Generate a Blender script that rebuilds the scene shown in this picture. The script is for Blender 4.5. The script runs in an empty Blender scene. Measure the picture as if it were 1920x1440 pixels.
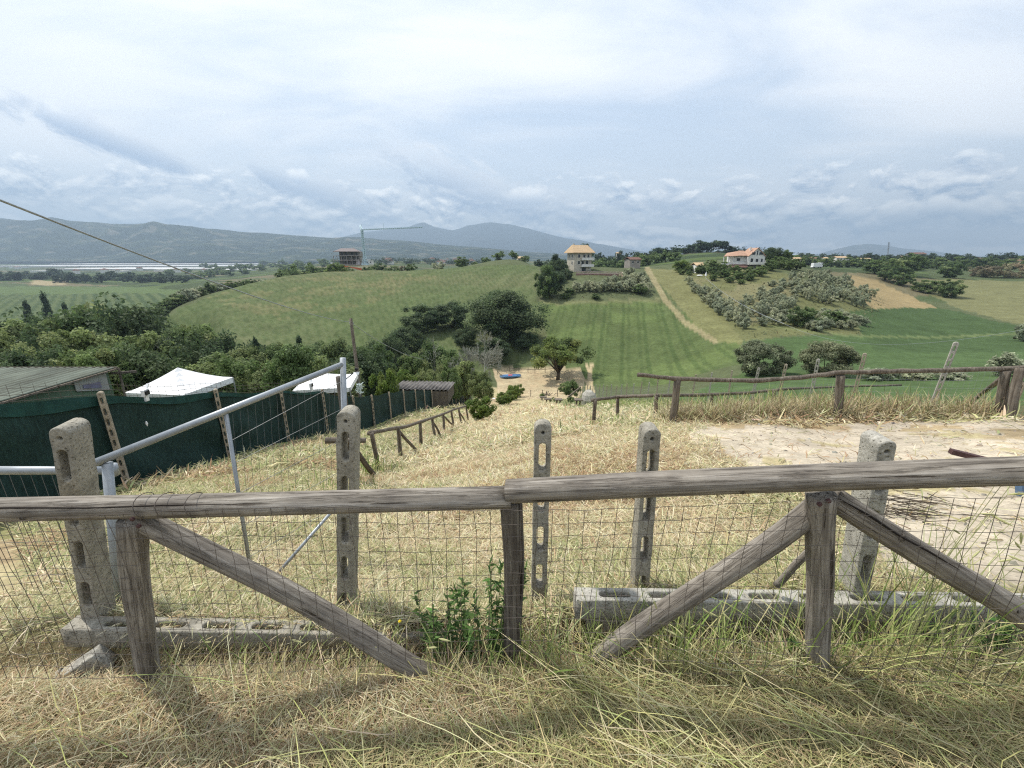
import bpy, math, random
import numpy as np
from mathutils import Vector, Matrix
random.seed(7); rng = np.random.default_rng(7)
sc = bpy.context.scene
col = sc.collection
# ------------------------------------------------------------------ camera model
F = 780.0; CAMZ = 1.7
PITCH = math.atan(235 / F); CP, SP = math.cos(PITCH), math.sin(PITCH)
def ray(x, y):
    u = (x - 960) / F; v = (720 - y) / F
    return u, CP + v * SP, -SP + v * CP
def P(x, y, d):                      # point on a ray at axial depth d
    a, b, c = ray(x, y); return Vector((a * d, b * d, CAMZ + c * d))
def PY(x, y, Y):                     # point on a ray at ground distance Y
    a, b, c = ray(x, y); t = Y / b; return Vector((a * t, Y, CAMZ + c * t))
def PP(x, y, A, B):                  # point on a ray in the upright plane through A, B
    a, b, c = ray(x, y); nx, ny = B.y - A.y, A.x - B.x
    t = (A.x * nx + A.y * ny) / (a * nx + b * ny); return Vector((a * t, b * t, CAMZ + c * t))
def pix(X, Y, Z):
    dz = Z - CAMZ; d = Y * CP - dz * SP; d = np.where(d < .05, .05, d)
    return 960 + F * X / d, 720 - F * (Y * SP + dz * CP) / d
cam = bpy.data.cameras.new('camera'); cam.sensor_width = 36; cam.lens = 36 * F / 1920
cam.clip_start = .05; cam.clip_end = 60000
co = bpy.data.objects.new('camera', cam); col.objects.link(co)
co.location = (0, 0, CAMZ); co.rotation_euler = (math.pi / 2 - PITCH, 0, 0); sc.camera = co
# ------------------------------------------------------------------ value noise
def vnoise(x, y, seed=0, octs=4, gain=.5):
    r = np.random.default_rng(seed).random((256, 256)); out = 0; a = 1; tot = 0
    x = np.asarray(x, float); y = np.asarray(y, float)
    for o in range(octs):
        xi = np.floor(x).astype(int); yi = np.floor(y).astype(int); fx = x - xi; fy = y - yi
        fx = fx * fx * (3 - 2 * fx); fy = fy * fy * (3 - 2 * fy)
        g = lambda i, j: r[(xi + i) % 256, (yi + j) % 256]
        out = out + a * ((g(0, 0) * (1 - fx) + g(1, 0) * fx) * (1 - fy) + (g(0, 1) * (1 - fx) + g(1, 1) * fx) * fy)
        tot += a; a *= gain; x = x * 2.03 + 17.1; y = y * 2.03 + 5.7
    return out / tot
def sstep(a, b, x):
    t = np.clip((x - a) / (b - a), 0, 1); return t * t * (3 - 2 * t)
# ------------------------------------------------------------------ terrain: smooth surface through surveyed points
CT = []
def cw(X, Y, z): CT.append((X, Y, z))
def cp(x, y, Y): p = PY(x, y, Y); CT.append((p.x, p.y, p.z))
for a in [(960,1150,1.85),(960,950,4),(960,860,7.3),(980,800,14),(985,775,28),(985,762,45),(1000,750,70),(1000,735,80),(1000,705,100),(1047,710,97),
          (950,690,108),(710,884,8.4),(815,818,15),(868,790,23),(1112,797,10.4),(1262,795,8.1),(1570,785,7.9),(1875,785,7.6),(1228,780,11.5),
          (1333,770,12.5),(1452,757,13.5),(1600,900,3.6),(1600,830,6),(1425,698,63),(1545,698,63),
          (330,590,170),
          (1100,500,232),(1250,505,235),(1100,565,150),(1250,565,150),(1250,640,112),(1100,640,118),(1250,710,86),(1150,690,100),
          (1085,512,200),(1390,640,95),(1450,600,120),(1450,530,165),(1395,510,190),(1500,505,200),
          (1750,680,72),(1750,640,110),(1750,580,185),(1640,545,240),(1640,515,290),(1700,503,420),(1900,508,380),(1900,600,150),(1900,540,260),
          (1330,473,480),(1500,499,420),(1250,492,330),(1000,497,330),(100,560,500),(100,540,700),(100,520,1000),(100,505,2000),(100,492,4000),
          (400,545,480),(400,525,800),(400,505,1800),(400,493,4000),(700,500,900),(700,492,4000),(1700,489,1500),(1900,490,1500),(1200,486,1500),
          (1000,490,2000),(1700,487,6000),(1000,489,6000),(1900,487,6000),(400,489,7000),(1330,484,900)]: cp(*a)
for x, yc, Yc in ((400, 550, 205), (460, 534, 214), (530, 518, 226), (610, 510, 236), (700, 507, 241), (800, 505, 242), (890, 502, 240), (960, 500, 237)):   # the smooth wheat hill
    for Yk in (122, 150, 185, 215, Yc):
        if Yk <= Yc: cp(x, yc + (635 - yc) * (1 / Yk - 1 / Yc) / (1 / 122 - 1 / Yc), Yk)
for a in [(-7.2,5,-1.85),(-7.2,6.9,-2.4),(-7.2,9.6,-3.2),(-7.2,12.3,-4),(-7.2,15,-4.9),(-7.2,25,-8),(-7.2,35,-11.1),(-7.2,50,-16.2),(-7.2,70,-22.7),
          (11,9,-1.9),(11,16.5,-4.2),(11,28.5,-8.3),(11,40,-12.2),(11,57,-17.4),(1.2,1.75,.06),(2.2,1.75,.1),(-1.2,1.75,-.12),(-2.2,1.75,-.12),
          (4.5,2,.0),(-5,2.2,-.75),(-3,4,-1.1),(4,4,-.45),(9,4,-.4),(14,6,-.9),(20,10,-2),(25,25,-6.5),(40,40,-11),(80,60,-14),(-12,4,-1.8),(-10.4,12.6,-4.7),
          (-9.7,9.5,-3.6),(-12,7.5,-3.2),(-9,19,-6.7),(-9,37,-11.6),(-25,15,-6.5),(-20,30,-11),(-40,35,-13.5),(-40,60,-21),(-60,80,-27),(-100,130,-36),
          (-30,100,-27.5),(-15,85,-25),(-210,335,-44),(-220,320,-46),(-350,300,-47),(-100,60,-25),(-60,20,-11),(-900,500,-47),(-3000,1500,-44),
          (-140,330,-24),(-60,310,-14),(20,330,-12),(-60,450,-27),(150,60,-15),(300,120,-12),(500,300,-4),(2500,1500,-2),(-9000,3000,-10),(9000,3000,-5)]: cw(*a)
CT = np.array(CT)
def tq(X, Y):
    return np.stack([np.arctan2(X, np.maximum(Y, .3)) * 2.6, np.log(np.hypot(X, Y) + 1e-6)], -1)
_q = tq(CT[:, 0], CT[:, 1]); _s = (CT[:, 2] - CAMZ) / np.hypot(CT[:, 0], CT[:, 1])
def _k(d2): return .5 * d2 * np.log(d2 + 1e-12)
_n = len(CT); _A = np.zeros((_n + 3, _n + 3))
_A[:_n, :_n] = _k(((_q[:, None] - _q[None]) ** 2).sum(-1)) + np.eye(_n) * 2e-3
_A[:_n, _n] = 1; _A[:_n, _n + 1:] = _q; _A[_n, :_n] = 1; _A[_n + 1:, :_n] = _q.T
_w = np.linalg.solve(_A, np.concatenate([_s, [0, 0, 0]]))
def tps(q):
    out = np.empty(len(q))
    for i in range(0, len(q), 20000):
        c = q[i:i + 20000]; out[i:i + 20000] = _k(((c[:, None] - _q[None]) ** 2).sum(-1)) @ _w[:_n] + _w[_n] + c @ _w[_n + 1:]
    return out
TH = np.concatenate([np.linspace(-math.pi, -1.05, 40)[:-1], np.linspace(-1.05, 1.05, 620), np.linspace(1.05, math.pi, 40)[1:]])
LR = np.linspace(math.log(.25), math.log(14000), 470)
def z_raw(X, Y):
    X = np.asarray(X, float); Y = np.asarray(Y, float); sh = X.shape; X = X.ravel(); Y = Y.ravel()
    th = np.clip(np.arctan2(X, Y), -1.25, 1.25); R = np.hypot(X, Y)
    q = np.stack([th * 2.6, np.log(np.maximum(R, 1.2))], -1)
    z = CAMZ + tps(q) * np.maximum(R, 1.2)
    flat = .07 * np.clip(X, -.6, 1.6) - (.16 + .1 * sstep(.1, .5, X)) * np.exp(-((Y - 1.49) / .115) ** 2)
    w = sstep(1.56, 1.84, Y)
    return (flat * (1 - w) + z * w).reshape(sh)
_gth, _glr = np.meshgrid(TH, LR)
GX = np.sin(_gth) * np.exp(_glr); GY = np.cos(_gth) * np.exp(_glr)
GZ = z_raw(GX, GY)
_R = np.hypot(GX, GY)
GZ += (vnoise(GX * 2.2, GY * 2.2, 3, 3) - .5) * .07 * sstep(1.5, 2.5, GY) * (1 - sstep(60, 110, _R))
GZ += (vnoise(GX * .05, GY * .05, 4, 3) - .5) * (.5 + 1.2 * sstep(300, 500, _R)) * sstep(90, 200, _R) * (1 - sstep(2000, 4000, _R) * .6)
def hz(X, Y):                          # ground height anywhere
    X = np.asarray(X, float); Y = np.asarray(Y, float)
    t = np.interp(np.arctan2(X, Y), TH, np.arange(len(TH))); l = np.interp(np.log(np.hypot(X, Y) + 1e-9), LR, np.arange(len(LR)))
    i = np.clip(t.astype(int), 0, len(TH) - 2); j = np.clip(l.astype(int), 0, len(LR) - 2); a = t - i; b = l - j
    return (GZ[j, i] * (1 - a) + GZ[j, i + 1] * a) * (1 - b) + (GZ[j + 1, i] * (1 - a) + GZ[j + 1, i + 1] * a) * b
def h(X, Y): return float(hz(np.array([X]), np.array([Y]))[0])
def G(x, y, near=1.2):                  # where a ray first meets the ground
    a, b, c = ray(x, y); t = np.exp(np.linspace(math.log(near), math.log(9000), 5000))
    under = (CAMZ + c * t) < hz(a * t, b * t)
    i = int(np.argmax(under)) if under.any() else len(t) - 1
    return Vector((a * t[i], b * t[i], h(a * t[i], b * t[i])))
def depth(p): return p.y * CP - (p.z - CAMZ) * SP
# ------------------------------------------------------------------ materials
def mat(name, base=(.5, .5, .5), rough=.8, attr=None, spec=.2, metal=0., trans=0.):
    m = bpy.data.materials.new(name); m.use_nodes = True; nt = m.node_tree; b = nt.nodes['Principled BSDF']
    b.inputs['Base Color'].default_value = (*base, 1); b.inputs['Roughness'].default_value = rough
    b.inputs['Specular IOR Level'].default_value = spec; b.inputs['Metallic'].default_value = metal
    m.diffuse_color = (*base, 1)
    return m, nt, b
def N(nt, t, **kw):
    n = nt.nodes.new(t)
    for k, v in kw.items():
        if k in n.inputs: n.inputs[k].default_value = v
        else: setattr(n, k, v)
    return n
def ramp(nt, stops, src):
    r = nt.nodes.new('ShaderNodeValToRGB'); e = r.color_ramp.elements
    while len(e) < len(stops): e.new(.5)
    for el, (p, c) in zip(e, stops): el.position = p; el.color = (*c, 1) if len(c) == 3 else c
    nt.links.new(src, r.inputs[0]); return r
def coords(nt, scale=(1, 1, 1), kind='Object'):
    tc = nt.nodes.new('ShaderNodeTexCoord'); mp = nt.nodes.new('ShaderNodeMapping'); mp.inputs['Scale'].default_value = scale
    nt.links.new(tc.outputs[kind], mp.inputs['Vector']); return mp.outputs[0]
def noise(nt, vec, scale, detail=6, rough=.6):
    n = N(nt, 'ShaderNodeTexNoise'); n.inputs['Scale'].default_value = scale; n.inputs['Detail'].default_value = detail
    n.inputs['Roughness'].default_value = rough; nt.links.new(vec, n.inputs['Vector']); return n
def mixc(nt, a, b, fac, mode='MIX'):
    m = nt.nodes.new('ShaderNodeMix'); m.data_type = 'RGBA'; m.blend_type = mode
    for s, v in ((m.inputs[6], a), (m.inputs[7], b), (m.inputs[0], fac)):
        if isinstance(v, (int, float)): s.default_value = v
        elif isinstance(v, tuple): s.default_value = (*v, 1) if len(v) == 3 else v
        else: nt.links.new(v, s)
    return m.outputs[2]
def bump(nt, b, hgt, strength, dist):
    n = nt.nodes.new('ShaderNodeBump'); n.inputs['Strength'].default_value = strength; n.inputs['Distance'].default_value = dist
    nt.links.new(hgt, n.inputs['Height']); nt.links.new(n.outputs[0], b.inputs['Normal']); return n
def simple(name, c, rough=.8, var=.25, scale=3., spec=.2, metal=0., bs=.0, bd=.01):
    m, nt, b = mat(name, c, rough, spec=spec, metal=metal)
    v = coords(nt); n = noise(nt, v, scale)
    lo = tuple(x * (1 - var) for x in c); hi = tuple(min(1, x * (1 + var)) for x in c)
    r = ramp(nt, [(.3, lo), (.7, hi)], n.outputs[0]); nt.links.new(r.outputs[0], b.inputs['Base Color'])
    if bs: bump(nt, b, n.outputs[0], bs, bd)
    return m
def wood(name, lo, mid, hi, sc_=1.):
    m, nt, b = mat(name, mid, .85, spec=.15)
    v = coords(nt, (1, 1, .05)); n1 = noise(nt, v, 60 * sc_, 8, .65); v2 = coords(nt, (1, 1, .045)); n2 = noise(nt, v2, 34 * sc_, 5, .6)
    v3 = coords(nt); n3 = noise(nt, v3, 5, 4)
    r = ramp(nt, [(.3, lo), (.5, mid), (.72, hi)], n1.outputs[0])
    crack = ramp(nt, [(.33, (.16, .13, .11)), (.37, (.95, .95, .95)), (.5, (1, 1, 1)), (.52, (.62, .6, .58)), (.54, (1, 1, 1))], n2.outputs[0])
    patch = ramp(nt, [(.35, (.62, .6, .58)), (.65, (1.1, 1.08, 1.02))], n3.outputs[0])
    c = mixc(nt, r.outputs[0], crack.outputs[0], .85, 'MULTIPLY'); c = mixc(nt, c, patch.outputs[0], .8, 'MULTIPLY')
    nt.links.new(c, b.inputs['Base Color'])
    ad = N(nt, 'ShaderNodeMath', operation='ADD'); nt.links.new(n1.outputs[0], ad.inputs[0]); nt.links.new(crack.outputs[0], ad.inputs[1])
    bump(nt, b, ad.outputs[0], .8, .006); return m
M = {}
M['log'] = wood('weathered_wood', (.13, .115, .1), (.26, .235, .205), (.43, .40, .365))
M['log_far'] = wood('grey_log', (.08, .066, .052), (.17, .145, .12), (.27, .245, .21), .5)
M['log_dark'] = wood('dark_wood', (.06, .051, .045), (.13, .115, .1), (.24, .22, .19))
def concrete(name, c, mossy=.35):
    m, nt, b = mat(name, c, .92, spec=.1)
    v = coords(nt); n1 = noise(nt, v, 9, 8, .65); n2 = noise(nt, v, 70, 4, .7)
    vo = N(nt, 'ShaderNodeTexVoronoi'); vo.inputs['Scale'].default_value = 55; nt.links.new(v, vo.inputs['Vector'])
    pit = ramp(nt, [(.1, (0, 0, 0)), (.26, (1, 1, 1))], vo.outputs['Distance'])
    lich = ramp(nt, [(.36, tuple(x * .66 for x in c)), (.52, c), (.7, tuple(x * 1.15 for x in c))], n1.outputs[0])
    gr = ramp(nt, [(.35, (.7, .7, .68)), (.65, (1.1, 1.1, 1.1))], n2.outputs[0])
    cc = mixc(nt, lich.outputs[0], gr.outputs[0], 1., 'MULTIPLY'); pm = mixc(nt, (.6, .58, .54), (1, 1, 1), pit.outputs[0]); cc = mixc(nt, cc, pm, .6, 'MULTIPLY')
    nt.links.new(cc, b.inputs['Base Color'])
    ad = N(nt, 'ShaderNodeMath', operation='ADD'); nt.links.new(n2.outputs[0], ad.inputs[0]); nt.links.new(pit.outputs[0], ad.inputs[1])
    bump(nt, b, ad.outputs[0], .9, .006); return m
M['concrete'] = concrete('pitted_concrete', (.36, .335, .28))
M['concrete_pale'] = concrete('pale_concrete', (.44, .42, .37))
M['concrete_tan'] = concrete('tan_concrete', (.42, .36, .28))
M['galv'] = simple('galvanized_steel', (.33, .355, .375), .5, .14, 14, .5, .5)
M['wire'] = simple('rusty_wire', (.12, .1, .085), .7, .3, 30, .3, .3)
M['wire_grey'] = simple('grey_wire', (.14, .15, .155), .5, .1, 20, .3, .4)
M['wire_pale'] = simple('pale_wire', (.3, .32, .33), .5, .1, 20, .4, .4)
M['rust'] = simple('rusty_steel', (.075, .038, .036), .7, .35, 20, .3, 0, .3, .002)
M['blue'] = simple('blue_plastic', (.09, .15, .24), .5, .15, 6)
M['black'] = simple('black_plastic', (.02, .022, .025), .5)
M['white'] = simple('white_plastic', (.75, .76, .76), .5, .05)
def netmat():
    m, nt, b = mat('shade_net', (.02, .036, .035), .75, spec=.2)
    v = coords(nt); n = noise(nt, v, .9, 4); w = noise(nt, coords(nt, (1, 1, .25)), 26, 4)
    r = ramp(nt, [(.3, (.012, .03, .027)), (.7, (.02, .048, .042))], n.outputs[0]); r2 = ramp(nt, [(.3, (.6, .6, .6)), (.7, (1.3, 1.3, 1.3))], w.outputs[0])
    nt.links.new(mixc(nt, r.outputs[0], r2.outputs[0], 1., 'MULTIPLY'), b.inputs['Base Color']); bump(nt, b, n.outputs[0], .4, .05); return m
M['net'] = netmat()
M['net_hem'] = simple('net_hem', (.014, .052, .045), .7, .3, 5)
M['net_light'] = simple('single_layer_net', (.03, .13, .11), .7, .25, 4)
M['canvas'] = simple('white_canvas', (.82, .82, .82), .6, .03, 2)
M['sheet'] = simple('plastic_sheet', (.38, .375, .355), .35, .2, 3, .5)
M['glassgreen'] = simple('green_panel', (.10, .15, .10), .35, .25, 2, .5)
def corrug(name, c, scale, axis):
    m, nt, b = mat(name, c, .7)
    v = coords(nt); n = noise(nt, v, 1.2, 6); n2 = noise(nt, coords(nt, (4, .3, 1)), 2.5, 4)
    r = ramp(nt, [(.3, tuple(x * .55 for x in c)), (.7, tuple(x * 1.3 for x in c))], n.outputs[0])
    r2 = ramp(nt, [(.35, (.6, .55, .5)), (.6, (1.1, 1.1, 1.1))], n2.outputs[0])
    nt.links.new(mixc(nt, r.outputs[0], r2.outputs[0], .8, 'MULTIPLY'), b.inputs['Base Color']); return m
M['corr_green'] = corrug('corrugated_green_roofing', (.13, .15, .12), 1, 0)
M['corr_brown'] = corrug('corrugated_brown_roofing', (.15, .14, .132), 1, 0)
M['plaster'] = simple('cream_plaster', (.5, .46, .38), .9, .12, .6)
M['plaster_white'] = simple('white_plaster', (.68, .67, .63), .9, .1, .6)
M['plaster_grey'] = simple('grey_plaster', (.3, .27, .24), .9, .2, .5)
M['tile_tan'] = simple('tan_roof_tiles', (.5, .36, .22), .85, .18, 2)
M['tile_red'] = simple('terracotta_roof_tiles', (.4, .25, .175), .85, .22, 2)
M['tile_brown'] = simple('brown_roof_tiles', (.16, .09, .07), .85, .2, 2)
M['glass'] = simple('dark_window_glass', (.035, .04, .045), .15, .1, 1, .5)
M['brickred'] = simple('red_brick', (.25, .155, .125), .9, .25, 1)
M['crane'] = simple('pale_crane_paint', (.5, .62, .66), .5, .08, .5)
M['greenhouse'] = simple('greenhouse_film', (.5, .5, .49), .4, .12, .03, .5)
M['orange'] = simple('orange_net', (.6, .16, .08), .8, .2, 1)
M['bark'] = simple('bark', (.10, .08, .06), .95, .4, 6, .1, 0, .6, .03)
M['bark_pale'] = simple('bare_bark', (.3, .3, .25), .95, .25, 6, .1, 0, .4, .02)
def attrmat(name, rough=.9, trans=0., fine=None, spec=.15, objrand=0.):
    m, nt, b = mat(name, (.2, .2, .1), rough, spec=spec)
    a = N(nt, 'ShaderNodeAttribute', attribute_name='Col'); c = a.outputs['Color']
    if fine:
        for f in fine:
            n = noise(nt, coords(nt, f.get('map', (1, 1, 1))), f['scale'], f.get('detail', 6), .7)
            r = ramp(nt, [(.28, (1 - f['amp'],) * 3), (.72, (1 + f['amp'],) * 3)], n.outputs[0]); c = mixc(nt, c, r.outputs[0], 1., 'MULTIPLY')
            if 'bump' in f: bump(nt, b, n.outputs[0], f['bump'], f['dist'])
    if objrand:
        oi = N(nt, 'ShaderNodeObjectInfo'); r = ramp(nt, [(0, (1.34 - objrand, 1.34 - objrand * .8, 1.36 - objrand)), (1, (1.36 + objrand * 1.3, 1.34 + objrand, 1.34 + objrand * .6))], oi.outputs['Random']); c = mixc(nt, c, r.outputs[0], 1., 'MULTIPLY')
    nt.links.new(c, b.inputs['Base Color'])
    if trans:
        t = N(nt, 'ShaderNodeBsdfTranslucent'); nt.links.new(c, t.inputs['Color']); mx = N(nt, 'ShaderNodeMixShader'); mx.inputs[0].default_value = trans
        o = nt.nodes['Material Output']; nt.links.new(b.outputs[0], mx.inputs[1]); nt.links.new(t.outputs[0], mx.inputs[2]); nt.links.new(mx.outputs[0], o.inputs['Surface'])
    return m
M['ground'] = attrmat('ground_cover', .95, 0, [dict(scale=7, amp=.2, bump=.5, dist=.03), dict(scale=1.1, amp=.3, detail=8), dict(scale=.16, amp=.2, detail=8), dict(scale=45, amp=.25)], .05)
M['hill'] = attrmat('hill_cover', .95, 0, [dict(scale=.02, amp=.25), dict(scale=.004, amp=.2)], .05)
M['blade'] = attrmat('grass_blades', .7, .25, None, .2)
M['leaf'] = attrmat('leaves', .65, .42, None, .25, .2)
# ------------------------------------------------------------------ mesh building
def tag(o, label=None, cat=None, group=None, kind=None):
    if label: o['label'] = label
    if cat: o['category'] = cat
    if group: o['group'] = group
    if kind: o['kind'] = kind
    return o
def link(name, me, m=None, parent=None, loc=None):
    o = bpy.data.objects.new(name, me); col.objects.link(o)
    if m is not None and len(me.materials) == 0: me.materials.append(m)
    if parent is not None: o.parent = parent
    if loc is not None: o.location = loc
    return o
def empty(name, loc, label=None, cat=None, group=None, rz=0):
    o = bpy.data.objects.new(name, None); col.objects.link(o); o.location = loc; o.rotation_euler = (0, 0, rz); o.empty_display_size = .2
    return tag(o, label, cat, group)
def np_mesh(name, V, Q, C=None, smooth=False):
    me = bpy.data.meshes.new(name); V = np.asarray(V, np.float32); Q = np.asarray(Q, np.int32)
    me.vertices.add(len(V)); me.vertices.foreach_set('co', V.ravel())
    k = Q.shape[1]; me.loops.add(Q.size); me.loops.foreach_set('vertex_index', Q.ravel())
    me.polygons.add(len(Q)); me.polygons.foreach_set('loop_start', np.arange(len(Q), dtype=np.int32) * k)
    me.polygons.foreach_set('use_smooth', np.full(len(Q), smooth))
    me.update(calc_edges=True)
    if C is not None:
        a = me.color_attributes.new('Col', 'FLOAT_COLOR', 'POINT'); a.data.foreach_set('color', np.concatenate([C, np.ones((len(C), 1))], 1).astype(np.float32).ravel())
    return me
class MB:
    def __init__(s): s.v = []; s.f = []
    def box(s, c, d, rz=0, R=None):
        c = Vector(c); n = len(s.v); M3 = R if R is not None else Matrix.Rotation(rz, 3, 'Z')
        for z in (-.5, .5):
            for x, y in ((-.5, -.5), (.5, -.5), (.5, .5), (-.5, .5)): s.v.append(c + M3 @ Vector((x * d[0], y * d[1], z * d[2])))
        s.f += [[n + i for i in q] for q in ((3, 2, 1, 0), (4, 5, 6, 7), (0, 1, 5, 4), (1, 2, 6, 5), (2, 3, 7, 6), (3, 0, 4, 7))]; return s
    def bar(s, a, b, w, t=None):
        a = Vector(a); b = Vector(b); z = (b - a); L = z.length; q = z.to_track_quat('Z', 'Y').to_matrix(); return s.box((a + b) / 2, (w, t or w, L), R=q)
    def tube(s, pts, r, n=6, cap=True):
        pts = [Vector(p) for p in pts]; rs = r if isinstance(r, (list, tuple)) else [r] * len(pts); base = len(s.v)
        up = None
        for i, p in enumerate(pts):
            d = (pts[min(i + 1, len(pts) - 1)] - pts[max(i - 1, 0)]).normalized()
            if up is None: up = Vector((0, 0, 1)) if abs(d.z) < .9 else Vector((1, 0, 0))
            x = up.cross(d).normalized(); y = d.cross(x); up = d.cross(x) * -1 if False else up
            for k in range(n):
                a = 2 * math.pi * k / n; s.v.append(p + (x * math.cos(a) + y * math.sin(a)) * rs[i])
        for i in range(len(pts) - 1):
            for k in range(n):
                a = base + i * n + k; b = base + i * n + (k + 1) % n; s.f.append([a, b, b + n, a + n])
        if cap: s.f.append([base + k for k in range(n)][::-1]); e = base + (len(pts) - 1) * n; s.f.append([e + k for k in range(n)])
        return s
    def poly(s, pts): n = len(s.v); s.v += [Vector(p) for p in pts]; s.f.append(list(range(n, n + len(pts)))); return s
    def slab(s, pts, th):                 # a quad/polygon given its thickness along its normal
        pts = [Vector(p) for p in pts]; nrm = (pts[1] - pts[0]).cross(pts[2] - pts[0]).normalized() * th; n = len(s.v); k = len(pts)
        s.v += pts + [p - nrm for p in pts]; s.f.append(list(range(n, n + k))); s.f.append([n + k + i for i in range(k)][::-1])
        for i in range(k): j = (i + 1) % k; s.f.append([n + i, n + k + i, n + k + j, n + j])
        return s
    def mesh(s, name, smooth=False, off=None):
        me = bpy.data.meshes.new(name); o = Vector(off) if off is not None else Vector((0, 0, 0))
        me.from_pydata([tuple(Vector(v) - o) for v in s.v], [], s.f)
        if smooth: me.polygons.foreach_set('use_smooth', [True] * len(me.polygons))
        me.update(); return me
    def build(s, name, m, parent=None, smooth=False):   # vertices are world coordinates; child of an unrotated root
        off = parent_loc(parent) if parent is not None else None
        if off is None:
            off = Vector((sum(v[0] for v in s.v) / len(s.v), sum(v[1] for v in s.v) / len(s.v), min(v[2] for v in s.v)))
            return link(name, s.mesh(name, smooth, off), m, None, off)
        return link(name, s.mesh(name, smooth, off), m, parent)
def parent_loc(p):
    l = Vector((0, 0, 0))
    while p is not None: l = l + p.location; p = p.parent
    return l
def axis_rot(a, b, front=Vector((0, -1, 0))):
    z = (Vector(b) - Vector(a)).normalized(); x = front.cross(z) * -1; x = z.cross(front) * -1 if x.length < 1e-6 else x
    x = (z.cross(-front)).normalized() if False else (front.cross(z)).normalized(); y = z.cross(x).normalized()
    return Matrix((x, y, z)).transposed()
def log(name, a, b, r, m, parent=None, seed=0, taper=.9, wob=.006, bend=0., n=14, segs=14, r2=None):
    """an irregular round timber, its own z axis along the grain"""
    a = Vector(a); b = Vector(b); L = (b - a).length; R = random.Random(seed); mb = MB(); ph = [R.random() * 6 for _ in range(6)]
    for i in range(segs + 1):
        t = i / segs; rr = (r + ((r2 if r2 is not None else r * taper) - r) * t)
        cx = wob * math.sin(ph[0] + t * 5) + bend * math.sin(t * math.pi); cy = wob * math.sin(ph[1] + t * 6)
        for k in range(n):
            an = 2 * math.pi * k / n; q = rr * (1 + .05 * math.sin(2 * an + ph[2] + t * 2) + .04 * math.sin(3 * an + ph[3] - t * 4) + .035 * math.sin(11 * t + ph[4] + an))
            mb.v.append(Vector((cx + q * math.cos(an), cy + q * math.sin(an), t * L)))
    for i in range(segs):
        for k in range(n): p = i * n + k; q = i * n + (k + 1) % n; mb.f.append([p, q, q + n, p + n])
    mb.f.append(list(range(n))[::-1]); mb.f.append([segs * n + k for k in range(n)])
    o = link(name, mb.mesh(name, True), m, parent)
    o.location = a - (parent_loc(parent) if parent is not None else Vector((0, 0, 0)))
    o.rotation_euler = (b - a).to_track_quat('Z', 'Y').to_euler(); return o
def polylog(name, pts, r, m, parent=None, seed=0, n=8):
    R = random.Random(seed); P2 = []; rs = []
    for i in range(len(pts) - 1):
        for k in range(5):
            t = k / 5; P2.append(Vector(pts[i]).lerp(Vector(pts[i + 1]), t) + Vector((R.uniform(-.008, .008), 0, R.uniform(-.008, .008)))); rs.append(r * R.uniform(.88, 1.1))
    P2.append(Vector(pts[-1])); rs.append(r * .9)
    return MB().tube(P2, rs, n).build(name, m, parent, True)
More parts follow.
